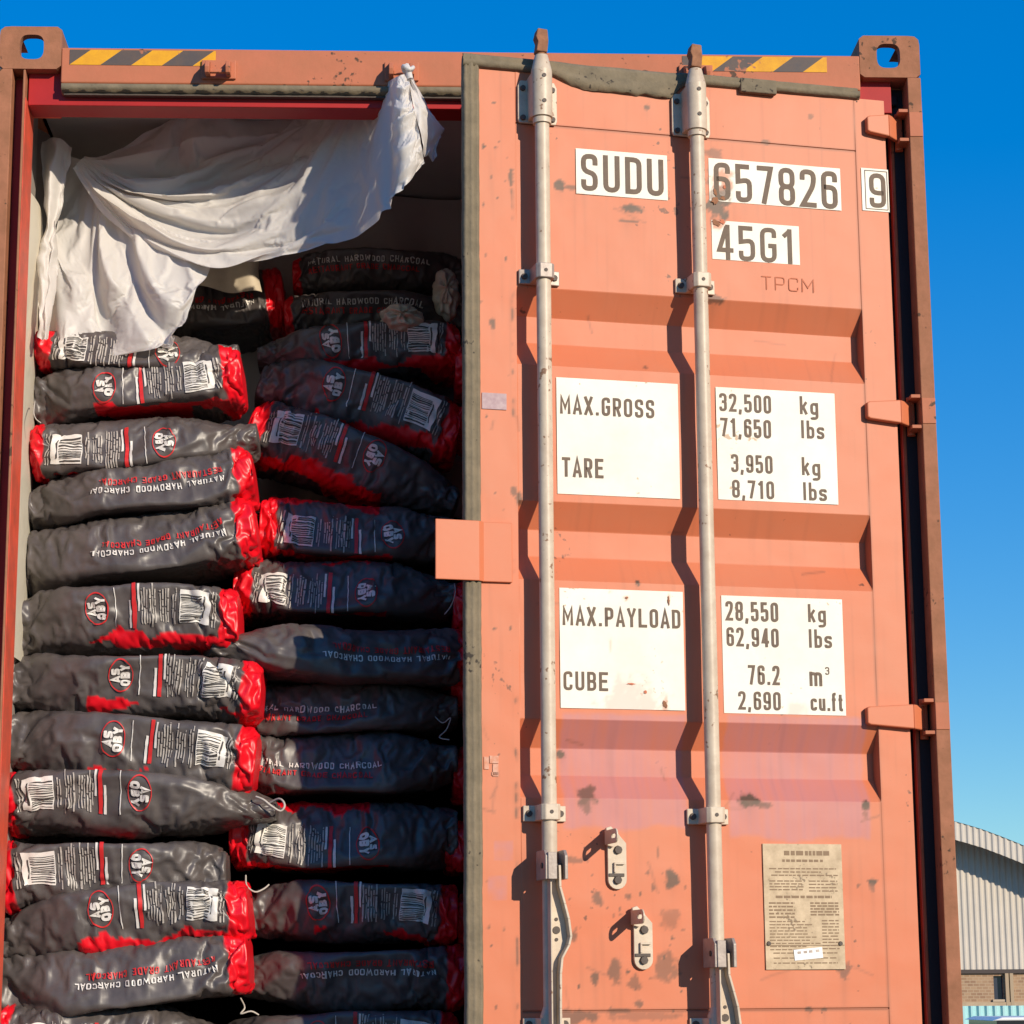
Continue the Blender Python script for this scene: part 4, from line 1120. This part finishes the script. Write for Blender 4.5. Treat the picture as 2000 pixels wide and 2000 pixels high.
B('L10', 'tenth bag of the left column, red end left, deep fold before its emblem', 'L', (3, 1700), (440, 1688), 132, 108, 'B', Y=0.170, seed=10, mouth=.75, crumple=1.3, gus=0, topred=1.0, wall=0.036)
B('L11', 'eleventh bag of the left column, sagging left mouth, red end right', 'R', (2, 1822), (488, 1762), 118, 118, 'B', Y=0.170, seed=11, mouth=.7, crumple=1.2, gus=1.2, wall=0.036)
B('L12', 'twelfth bag of the left column, very crumpled, upside-down title and red end right', 'R', (-12, 1935), (490, 1888), 130, 118, 'F', Y=0.170, seed=12, mouth=.8, crumple=1.7, gus=0, wall=0.036)
B('L13', 'lowest bag of the left column, cut by the picture edge, red end left', 'L', (-6, 2040), (440, 2040), 118, 110, 'B', Y=0.170, seed=13, gus=0, wall=0.036)
# middle column, half shaded by the door
B('R1', 'topmost front bag of the middle column, shaded, barcode and red end at right', 'R', (505, 700), (897, 682), 90, 98, 'B', Y=0.540, seed=21, mouth=.4, gus=1.6)
B('R2', 'shaded bent bag sloping down to the right, second in the middle column', 'R', (512, 748), (897, 852), 118, 116, 'B', Y=0.530, seed=22, mouth=.7, crumple=1.4, gus=1.6, sag=-.012)
B('R3', 'shaded bag sloping down from its red left end, third in the middle column', 'L', (496, 838), (892, 985), 128, 104, 'B', Y=0.520, seed=23, mouth=.5, gus=1.6)
B('R4', 'fourth bag of the middle column, red end left, level with the orange overlap plate', 'L', (512, 1048), (885, 1062), 122, 120, 'B', Y=0.460, seed=24, mouth=.6, gus=1.6, topred=1.0)
B('R5', 'fifth bag of the middle column, sunlit barcode at left, below the overlap plate level', 'L', (462, 1172), (890, 1180), 112, 112, 'B', Y=0.430, seed=25, mouth=.5, gus=1.6, topred=1.0)
B('R6', 'sixth bag of the middle column, pale tapering mouth left, upside-down title', 'R', (402, 1272), (902, 1300), 96, 112, 'F', Y=0.200, Y1=.39, seed=26, mouth=.35, crumple=1.2, gus=0)
B('R7', 'seventh bag of the middle column, upright title, rounded sunlit left corner', 'L', (488, 1412), (893, 1398), 104, 104, 'F', Y=0.400, seed=27, redlen=-.02, mouth=.5, gus=0)
B('R8', 'eighth bag of the middle column, upright title half in sun, red words below', 'L', (494, 1512), (893, 1498), 122, 118, 'F', Y=0.380, seed=28, redlen=-.02, mouth=.5, gus=0)
B('R9', 'ninth bag of the middle column, bright red end and barcode in full sun', 'L', (454, 1650), (893, 1645), 126, 124, 'B', Y=0.360, seed=29, mouth=.7, gus=1.6, topred=1.0)
B('R10', 'tenth bag of the middle column, barcode and red end shaded at right', 'R', (486, 1775), (892, 1778), 108, 116, 'B', Y=0.370, seed=30, mouth=.7, gus=1.6)
B('R11', 'eleventh bag of the middle column, grey rounded mouth left, upside-down title', 'R', (478, 1905), (908, 1890), 108, 118, 'F', Y=0.360, seed=31, mouth=.6, gus=0)
B('R12', 'lowest bag of the middle column, cut by the picture bottom edge', 'R', (420, 2038), (893, 2030), 118, 122, 'B', Y=0.360, seed=32, gus=.8)
# bags further in, above the front stack
B('U1', 'dark bag lying deep in the container, right of the hanging sheet tip', 'R', (330, 640), (560, 615), 120, 140, 'F', Y=0.760, seed=41, gus=0, mouth=.8)
B('U2', 'uppermost dark bag deep in shade under the top drape', 'L', (575, 548), (905, 540), 86, 92, 'F', Y=0.800, seed=42, redlen=.03, gus=0, mouth=.8)
B('U3', 'deep shaded bag directly under the uppermost dark bag', 'L', (560, 625), (905, 625), 84, 84, 'F', Y=0.700, seed=43, redlen=.03, gus=0, mouth=.8)
# third column behind the door: only the red ends show
for i, (y, x, t, Yb, lab) in enumerate(((745, 888, 110, 0.55, 'red bag end beside the door gasket, highest of the column behind the door'),
                                        (845, 893, 80, 0.55, 'red bag end in shade next to the sloping bent bag'),
                                        (1215, 884, 120, 0.47, 'red bag end peeping out just below the overlap plate'),
                                        (1345, 880, 130, 0.47, 'red bag end beside the pale-mouthed upside-down title bag'),
                                        (1530, 884, 110, 0.47, 'dark red bag end high beside the sunlit barcode bag, against the gasket'),
                                        (1672, 868, 100, 0.43, 'roundest red bag end, bulging beside the ninth middle bag'),
                                        (1790, 893, 110, 0.43, 'lowest red bag end showing between bags and door gasket'))):
    B('T%d' % i, lab, 'L', (x, y), (x + 400, y + 6), t, t, 'N', Y=Yb, seed=60 + i, redlen=.07, gus=0)

r_, b_, ba_ = BL['L9']; twine(r_, ba_, [(520, 1572, 0.270), (545, 1560, 0.240), (556, 1572, 0.220), (548, 1584, 0.220), (530, 1574, 0.220), (515, 1562, 0.220), (500, 1556, 0.230)], .004)
r_, b_, ba_ = BL['L2']; twine(r_, ba_, [(66, 790, 0.270), (68, 785, 0.230), (66, 805, 0.180), (70, 818, 0.180), (80, 826, 0.180)], .0022)
r_, b_, ba_ = BL['R10']; twine(r_, ba_, [(480, 1710, 0.36), (482, 1730, 0.33), (498, 1742, 0.32), (515, 1736, 0.34), (525, 1728, 0.36)], .0032)
r_, b_, ba_ = BL['R11']; twine(r_, ba_, [(470, 1950, 0.36), (478, 1968, 0.33), (470, 1980, 0.32), (490, 1975, 0.32), (505, 1982, 0.33)], .0032)
r_, b_, ba_ = BL['R8']; twine(r_, ba_, [(850, 1400, 0.46), (865, 1412, 0.43), (880, 1402, 0.41), (872, 1425, 0.42), (858, 1440, 0.42), (878, 1445, 0.41)], .0022)
r_, b_, ba_ = BL['R5']; twine(r_, ba_, [(888, 1140, 0.45), (889, 1160, 0.41), (880, 1185, 0.42), (868, 1200, 0.43)], .002)


# ------------------------------------------------------------------ plastic sheet tied to the header
def cat_grid(rows, nu, nv, mode=None):
    """rows: control points [row][col] -> smooth grid (Catmull-Rom both ways)"""
    A = np.array(rows, float)

    def interp(A, n):
        k = A.shape[0]; t = np.linspace(0, k - 1, n); i = np.minimum(t.astype(int), k - 2); f = (t - i)[(...,) + (None,) * (A.ndim - 1)]
        p0, p1, p2, p3 = A[np.maximum(i - 1, 0)], A[i], A[i + 1], A[np.minimum(i + 2, k - 1)]
        return .5 * ((2 * p1) + (-p0 + p2) * f + (2 * p0 - 5 * p1 + 4 * p2 - p3) * f ** 2 + (-p0 + 3 * p1 - 3 * p2 + p3) * f ** 3)
    A = interp(A, nu); A = np.swapaxes(interp(np.swapaxes(A, 0, 1), nv), 0, 1)
    return A


def hang(sheets, frames=20):
    """let sheets (grid, pinned mask, slack) settle as loose film; returns the settled grids"""
    made = []
    for P, pin, slack, grav in sheets:
        r, c = P.shape[:2]; me = bpy.data.meshes.new('hang'); f = [(i * c + j, i * c + j + 1, (i + 1) * c + j + 1, (i + 1) * c + j) for i in range(r - 1) for j in range(c - 1)]
        me.from_pydata(P.reshape(-1, 3).tolist(), [], f); o = bpy.data.objects.new('hang', me); col.objects.link(o); made.append(o)
        vg = o.vertex_groups.new(name='pin'); vg.add([int(k) for k in np.flatnonzero(pin.ravel())], 1, 'REPLACE')
        cl = o.modifiers.new('cloth', 'CLOTH'); st = cl.settings
        st.quality = 7; st.mass = .12; st.tension_stiffness = 30; st.compression_stiffness = 30; st.shear_stiffness = 10; st.bending_stiffness = .03
        st.tension_damping = 8; st.compression_damping = 8; st.shear_damping = 8; st.bending_damping = .6; st.air_damping = 3
        st.vertex_group_mass = 'pin'; st.shrink_min = -slack; st.shrink_max = -slack; st.effector_weights.gravity = grav
        cl.collision_settings.use_collision = False
        cl.point_cache.frame_start = 1; cl.point_cache.frame_end = frames
    sc.frame_start = 1; sc.frame_end = frames
    for fr in range(1, frames + 1): sc.frame_set(fr)
    dg = bpy.context.evaluated_depsgraph_get(); out = []
    for o, (P, *_x) in zip(made, sheets):
        me = o.evaluated_get(dg).to_mesh(); q = np.empty(len(me.vertices) * 3); me.vertices.foreach_get('co', q); out.append(q.reshape(P.shape))
    for o in made:
        me = o.data; bpy.data.objects.remove(o, do_unlink=True); bpy.data.meshes.remove(me)
    sc.frame_set(1); sc.frame_end = 1
    return out


def finer(P, k=2):
    return cat_grid(P, (P.shape[0] - 1) * k + 1, (P.shape[1] - 1) * k + 1)


def px_grid(rows):
    return [[at(*p) for p in r] for r in rows]


sh_base = at(330, 668, .2)
sheet = thing('plastic_sheet', 'white plastic sheet knotted to the header and draped above the left bags', 'plastic sheet', sh_base)
rowsA = [
    [(165, 306, 0.387), (280, 262, 0.399), (400, 203, 0.383), (530, 194, 0.404), (640, 200, 0.362), (728, 172, 0.134), (772, 152, -.085), (797, 143, -.070)],
    [(158, 312, 0.370), (270, 318, 0.372), (390, 300, 0.380), (510, 285, 0.387), (620, 262, 0.336), (718, 226, 0.150), (770, 196, -.100), (803, 190, -.105)],
    [(150, 320, 0.351), (255, 362, 0.341), (370, 392, 0.344), (490, 402, 0.340), (600, 388, 0.320), (705, 325, 0.161), (765, 285, -.110), (818, 255, -.125)],
    [(142, 330, 0.333), (235, 405, 0.331), (330, 466, 0.322), (440, 486, 0.295), (560, 490, 0.315), (655, 470, 0.241), (735, 382, -.095), (829, 322, -.110)]]
A = cat_grid(px_grid(rowsA), 76, 160)
sI, tI = np.meshgrid(np.linspace(0, 1, 76), np.linspace(0, 1, 160), indexing='ij')
conv = .45 + .55 * sstep(.0, .25, tI)
amp = (.026 * sstep(.0, .18, tI) * sstep(1.0, .72, tI) + .013 * sstep(.7, 1, tI))
rip = np.sin(2 * PI * (3.1 * sI ** .8 + .55 * np.sin(3 * tI + 1) + .35 * noise3(sI * 2, tI * 3, 4))) + .6 * np.sin(2 * PI * (6.3 * sI + .9 * tI + .5 * noise3(sI * 3, tI * 4, 9))) + .22 * np.sin(2 * PI * (11.7 * sI - 1.4 * tI + .6 * noise3(sI * 4, tI * 5, 3)))
lowf = noise3(sI * 1.6, tI * 2.2, 2)
fine = noise3(sI * 9, tI * 7, 1)
left = sstep(.62, .2, tI)
A[..., 1] -= amp * rip * (.55 + .6 * left) + .022 * lowf * sstep(0, .2, tI) * sstep(1, .8, tI) + .004 * fine
A[..., 1] -= .004 * crumple(sI * 9 + tI * 3, tI * 20, 2.0)
A[..., 2] += .012 * amp / .02 * np.cos(2 * PI * (3.1 * sI ** .8)) * sstep(0, .2, tI) * .6
rowsB = [
    [(118, 300, 0.450), (180, 322, 0.420), (250, 395, 0.380), (340, 455, 0.340), (428, 470, 0.310)],
    [(112, 400, 0.420), (170, 420, 0.380), (240, 440, 0.330), (325, 490, 0.300), (412, 505, 0.290)],
    [(105, 500, 0.390), (165, 505, 0.300), (235, 520, 0.270), (310, 540, 0.260), (385, 560, 0.270)],
    [(98, 590, 0.390), (155, 590, 0.340), (225, 590, 0.310), (295, 600, 0.260), (358, 615, 0.250)],
    [(90, 662, 0.350), (150, 663, 0.330), (225, 664, 0.310), (290, 668, 0.260), (333, 668, 0.240)]]
Bg = cat_grid(px_grid(rowsB), 84, 76)
sB, tB = np.meshgrid(np.linspace(0, 1, 84), np.linspace(0, 1, 76), indexing='ij')
Bg[..., 1] -= .026 * np.sin(2 * PI * (2.3 * tB - 1.5 * sB + .4 * noise3(sB * 2, tB * 2, 6))) * sstep(0, .3, sB) + .018 * noise3(sB * 3, tB * 3, 7) + .005 * noise3(sB * 11, tB * 9, 3)
Bg[..., 1] -= .004 * crumple(sB * 9 + tB * 3, tB * 8, 3.0)
pinA = (tI < .004) | (tI > .985) | ((sI < .01) & (tI > .18))
pinB = (sB < .015) | ((sB > .985) & ((tB < .05) | (tB > .93))) | ((tB < .01) & (np.abs(sB - .5) < .03)) | ((tB > .99) & (np.abs(sB - .5) < .02))
try:
    A, Bg = hang([(A, pinA, .020, .30), (Bg, pinB, .030, .30)])
except Exception as ex:
    print('hang skipped', ex)
A = finer(A); Bg = finer(Bg)
m = MB(); m.grid(A - sh_base); m.build('upper_drape', M_sheet, sheet)
m = MB(); m.grid(Bg - sh_base); m.build('lower_drape', M_sheet, sheet)
rowsC = [[(80, 276, 0.350), (100, 270, 0.310), (122, 272, 0.310), (142, 290, 0.340)],
         [(84, 360, 0.340), (98, 356, 0.280), (114, 352, 0.300), (130, 360, 0.330)],
         [(88, 440, 0.310), (95, 440, 0.260), (106, 440, 0.280), (114, 440, 0.310)],
         [(72, 500, 0.280), (86, 500, 0.240), (100, 500, 0.260), (112, 505, 0.290)],
         [(76, 575, 0.270), (86, 575, 0.230), (96, 575, 0.250), (106, 580, 0.270)],
         [(77, 662, 0.230), (82, 664, 0.200), (87, 664, 0.200), (92, 660, 0.220)]]
Cg = cat_grid(px_grid(rowsC), 80, 24)
sC, tC = np.meshgrid(np.linspace(0, 1, 80), np.linspace(0, 1, 24), indexing='ij')
Cg[..., 1] += .010 * np.sin(2 * PI * (1.6 * tC + .8 * sC)) + .008 * noise3(sC * 6, tC * 3, 1)
Cg[..., 1] -= .010 * crumple(sC * 14, tC * 4, 3.0) + .004 * crumple(sC * 30, tC * 8, 6.0); Cg[..., 0] += .006 * crumple(sC * 12, tC * 3, 4.0)
m = MB(); m.grid(Cg - sh_base); m.build('side_strip', M_sheet, sheet)
# knot and the ragged tail below it
m = MB()
K = at(797, 138, -.062) - sh_base
ring = [K + np.array([.013 * math.cos(a), -.010 + .016 * math.sin(a), .006 * math.sin(a * 2 + 1)]) for a in np.linspace(0, 2 * PI, 17)]
m.tube(ring, .0055, 8)
m.tube([K + (-.004, -.004, .012), K + (0, -.012, 0), K + (.006, -.016, -.03)], .008, 8)
m.build('knot', M_sheet, sheet)
rowsD = [[(797, 150, -.066), (803, 150, -.066), (808, 152, -.062)],
         [(806, 200, -.11), (826, 205, -.08), (838, 215, -.03)],
         [(816, 240, -.12), (845, 245, -.06), (866, 250, .0)],
         [(826, 285, -.11), (842, 285, -.05), (858, 272, .0)],
         [(826, 300, -.10), (838, 308, -.05), (848, 316, -.02)]]
Dg = cat_grid(px_grid(rowsD), 40, 20); sD, tD = np.meshgrid(np.linspace(0, 1, 40), np.linspace(0, 1, 20), indexing='ij')
Dg[..., 1] += .012 * np.sin(2 * PI * (1.8 * tD + sD)) * sD + .01 * noise3(sD * 5, tD * 5, 8); Dg[..., 0] += .008 * noise3(sD * 9, tD * 2, 5) * tD
Dg[..., 1] -= .012 * crumple(sD * 6, tD * 3, 3.0) + .006 * crumple(sD * 14, tD * 7, 6.0)
m = MB(); m.grid(Dg - sh_base); m.build('ragged_tail', M_sheet, sheet)

# liner hanging along the left inner wall
lz = np.linspace(1.25, 2.50, 120)
bul = .012 + .020 * np.exp(-((lz - 2.40) / .10) ** 2) + .008 * noise3(lz * 3, 0, 2) + .003 * noise3(lz * 14, 0, 3)
Pl = np.array([[(.057 + q * math.sin(PI * k / 9) * .7, .128 + .30 * k / 9 + .004 * noise3(z * 9, k * .6, 1), z + ZB) for k in range(10)] for z, q in zip(lz, bul)])
lb = np.array([.1, .3, 1.25 + ZB]); m = MB(); m.grid(Pl - lb)
o = m.build('wall_liner', M_liner); o.location = lb; tag(o, 'cream lining strip along the left inner wall, beside the bags', 'liner')
# curtain of pale lining behind the top bags, toned brown for its shade
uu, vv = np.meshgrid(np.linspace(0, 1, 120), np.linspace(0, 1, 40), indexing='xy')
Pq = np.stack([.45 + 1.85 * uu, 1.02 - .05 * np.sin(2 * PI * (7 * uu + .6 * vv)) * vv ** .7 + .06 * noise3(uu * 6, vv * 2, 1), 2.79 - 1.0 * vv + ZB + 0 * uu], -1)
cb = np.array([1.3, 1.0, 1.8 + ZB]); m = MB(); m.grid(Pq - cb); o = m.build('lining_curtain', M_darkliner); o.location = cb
tag(o, 'lining curtain in shade-toned brown, hanging behind the top bags', 'curtain')
# shaded beige sheet behind the drape
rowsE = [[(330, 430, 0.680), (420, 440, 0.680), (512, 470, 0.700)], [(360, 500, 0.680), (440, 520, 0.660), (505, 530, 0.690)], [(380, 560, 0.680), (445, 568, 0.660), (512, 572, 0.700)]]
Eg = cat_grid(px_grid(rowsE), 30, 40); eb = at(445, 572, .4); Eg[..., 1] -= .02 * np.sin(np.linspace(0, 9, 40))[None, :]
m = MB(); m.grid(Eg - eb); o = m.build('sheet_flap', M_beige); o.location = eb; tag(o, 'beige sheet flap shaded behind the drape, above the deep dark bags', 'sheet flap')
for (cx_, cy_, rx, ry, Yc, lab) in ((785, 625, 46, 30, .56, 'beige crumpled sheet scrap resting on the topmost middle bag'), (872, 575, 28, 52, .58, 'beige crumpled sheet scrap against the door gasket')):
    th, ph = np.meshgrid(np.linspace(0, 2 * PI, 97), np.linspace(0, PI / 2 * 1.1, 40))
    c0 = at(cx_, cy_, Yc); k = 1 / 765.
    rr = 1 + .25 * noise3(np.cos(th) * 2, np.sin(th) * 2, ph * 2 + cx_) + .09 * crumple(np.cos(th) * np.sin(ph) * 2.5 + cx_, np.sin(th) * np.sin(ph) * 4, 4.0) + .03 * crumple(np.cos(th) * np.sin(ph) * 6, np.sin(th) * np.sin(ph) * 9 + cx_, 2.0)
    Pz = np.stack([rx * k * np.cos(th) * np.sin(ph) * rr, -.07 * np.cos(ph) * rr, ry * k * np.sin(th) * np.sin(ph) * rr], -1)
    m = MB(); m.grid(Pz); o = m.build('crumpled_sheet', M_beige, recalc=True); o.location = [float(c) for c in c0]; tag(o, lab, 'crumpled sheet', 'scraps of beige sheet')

# ------------------------------------------------------------------ warehouse beyond
YW = 55.0
P = lambda px, py, Y=YW: at(px, py, Y)
wb = P(1990, 1937); wb[2] = 0
wh = thing('warehouse', 'pale corrugated warehouse with a curved roof edge, right of the container', 'warehouse', (wb[0], YW, 0))
edge_px = [(1700, 1575), (1800, 1588), (1867, 1606), (1900, 1616), (1935, 1629), (1970, 1643), (2000, 1656), (2100, 1706), (2250, 1800)]
edge_px = [(1690 - (x - 1690), y) for x, y in reversed(edge_px)] + edge_px        # symmetrical barrel roof
top = [P(*q) for q in edge_px]
xs_ = np.array([p[0] for p in top]); zs_ = np.array([p[2] for p in top])
zb_ = P(1990, 1893)[2]
fx = np.arange(xs_[0], xs_[-1], .04)
tz = np.interp(fx, xs_, zs_) - .12
rib = np.array([0, 0, .03, .03])[(np.arange(len(fx)) % 4)]
M_clad = mat('pale_cladding', (0.56, 0.51, 0.44), .55, .3, var=.2, vscale=1.2, col2=(.49, .45, .39))
lo = lambda y, z: np.stack([fx - wb[0], 0 * fx + y, 0 * fx + z], -1)
m = MB(); m.grid(np.stack([np.stack([fx - wb[0], -rib, 0 * fx + zb_], -1), np.stack([fx - wb[0], -rib, tz - .3], -1)]), smooth=False); m.build('wall_cladding', M_clad, wh, recalc=True)
dzv = .47
m = MB(); m.grid(np.stack([np.stack([fx - wb[0], -.95 - rib, tz - dzv], -1), np.stack([fx - wb[0], -.95 - rib, tz], -1)]), smooth=False)
m.build('verge_fascia', M_clad, wh, recalc=True)
m = MB(); m.grid(np.stack([np.stack([fx - wb[0], 0 * fx - .99, tz + .005], -1), np.stack([fx - wb[0], 0 * fx + 30, tz + .005], -1)]), smooth=False)
m.build('roof', mat('roof_sheet', (.36, .36, .36), .5, .4, var=.2), wh)
xL, xR = float(fx[0] - wb[0]), float(fx[-1] - wb[0])
for xe in (xL, xR - .2):
    m = MB(); m.box(xe, xe + .2, .36, 30, 0, float(tz[0]) - .02); m.build('side_wall', M_clad, wh)
M_brick = bpy.data.materials.new('sandstone_brick'); M_brick.use_nodes = True
N = M_brick.node_tree.nodes; L = M_brick.node_tree.links; bt = N.new('ShaderNodeTexBrick'); tc = N.new('ShaderNodeTexCoord'); mp = N.new('ShaderNodeMapping')
mp.inputs['Rotation'].default_value = (PI / 2, 0, 0)
L.new(tc.outputs['Object'], mp.inputs[0]); L.new(mp.outputs[0], bt.inputs['Vector'])
bt.inputs['Color1'].default_value = (.38, .25, .15, 1); bt.inputs['Color2'].default_value = (.27, .165, .10, 1); bt.inputs['Mortar'].default_value = (.40, .29, .19, 1)
bt.inputs['Scale'].default_value = 3.2; bt.inputs['Mortar Size'].default_value = .03
L.new(bt.outputs['Color'], N['Principled BSDF'].inputs['Base Color']); N['Principled BSDF'].inputs['Roughness'].default_value = .9
wx0, wx1 = P(1942, 1930)[0] - wb[0], P(1961, 1930)[0] - wb[0]; wz0, wz1 = P(1950, 1952)[2], P(1950, 1906)[2]
m = MB()
for a, b_, c, d in ((xL, wx0, 0, zb_ - .06), (wx1, xR, 0, zb_ - .06), (wx0, wx1, 0, wz0), (wx0, wx1, wz1, zb_ - .06)): m.box(a, b_, .05, .35, c, d)
m.build('brick_base', M_brick, wh)
m = MB(); m.box(wx0, wx1, .16, .18, wz0, wz1); wo = m.build('window', mat('dark_glass', (.04, .045, .07), .1, .5), wh)
m = MB(); m.box(wx0 - .05, wx1 + .05, -.02, .049, wz0 - .06, wz0); m.build('window_sill', mat('sill_concrete', (.45, .36, .26), .8), wo)
m = MB(); m.box(xL, xR, -.04, .049, zb_ - .10, zb_ - .005); m.build('base_flashing', mat('dark_flashing', (.06, .045, .04), .7), wh)
for px in (1967, 1976):
    x_ = P(px, 1930)[0] - wb[0]; m = MB(); m.box(x_ - .05, x_ + .04, -.06, .049, 0, zb_ - .101); m.build('wall_pilaster', mat('pilaster_render', (.38, .29, .19), .8), wh)
m = MB(); m.box(xL, xR, -.05, .049, P(1990, 1966)[2], P(1990, 1957)[2]); m.build('wall_ledge', mat('ledge_stone', (.5, .38, .25), .8, var=.3, vscale=3), wh)

# teal corrugated fence in front of it
YF = 38.0
ft = at(1990, 1964, YF)[2]; x0, x1 = at(1700, 1990, YF)[0], at(2300, 1990, YF)[0]
fx = np.arange(x0, x1, .0375); rb = np.array([0, 0, .045, .045])[np.arange(len(fx)) % 4]
fb = np.array([at(1960, 1990, YF)[0], YF, 0]); m = MB()
m.grid(np.stack([np.stack([fx - fb[0], -rb, 0 * fx], -1), np.stack([fx - fb[0], -rb, 0 * fx + ft], -1)]), smooth=False)
fe = thing('corrugated_fence', 'low pale teal corrugated fence in front of the brick wall', 'fence', fb)
m.build('fence_panel', mat('teal_sheet', (.30, .60, .62), .5, .4, var=.2, vscale=2, col2=(.40, .64, .62)), fe, recalc=True)
m = MB(); m.box(x0 - fb[0], x1 - fb[0], .01, .06, ft - .25, ft - .17); m.build('fence_rail', M_galvd, fe)

# parked white car, only the roof edge and the side glass show
YC = 24.0
cz = at(1970, 1987, YC)[2]; cx0 = at(1938, 1990, YC)[0]
k = cz / 1.45
car = thing('parked_car', 'white parked car with dark side glass, only its roof edge showing at the lower right', 'car', (cx0 + 2.0, YC, 0))
prof = [(-2.0, .35), (-2.05, .62), (-2.0, .85), (-1.2, .95), (-.9, 1.0), (1.75, 1.0), (2.1, .95), (2.2, .7), (2.2, .35)]
M_carw = mat('white_car_paint', (.78, .78, .76), .3, .5); M_glass = mat('car_glass', (.02, .022, .026), .08, .5); M_tyre = mat('tyre', (.02, .02, .02), .8)
m = MB(); m.prism([(a, b * k) for a, b in prof], lambda a, b, d: (a, d, b), 0, 1.7); body = m.build('car_body', M_carw, car, bevel=.04, recalc=True)
cab = [(-1.98, 1.001), (-1.96, 1.40), (-1.85, 1.45), (.2, 1.45), (.5, 1.40), (1.2, 1.001)]
m = MB(); m.prism([(a, b * k) for a, b in [(-1.98, 1.40), (-1.85, 1.45), (.2, 1.45), (.5, 1.40)]], lambda a, b, d: (a, d, b), .08, 1.62); m.build('car_roof', M_carw, car, bevel=.015, recalc=True)
m = MB(); m.prism([(a, b * k) for a, b in [(-1.93, 1.002), (-1.92, 1.398), (.45, 1.398), (1.15, 1.002)]], lambda a, b, d: (a, d, b), .1, 1.6); m.build('car_window', M_glass, car, recalc=True)
for wx in (-1.25, 1.35):
    for wy in (-.02, 1.52):
        m = MB(); m.cyl((wx, wy, .31), (wx, wy + .2, .31), .31, n=28); wlo = m.build('wheel', M_tyre, car)
        m = MB(); m.cyl((wx, wy - .01, .31), (wx, wy + .21, .31), .19, n=20); m.build('wheel_rim', M_galvd, wlo)
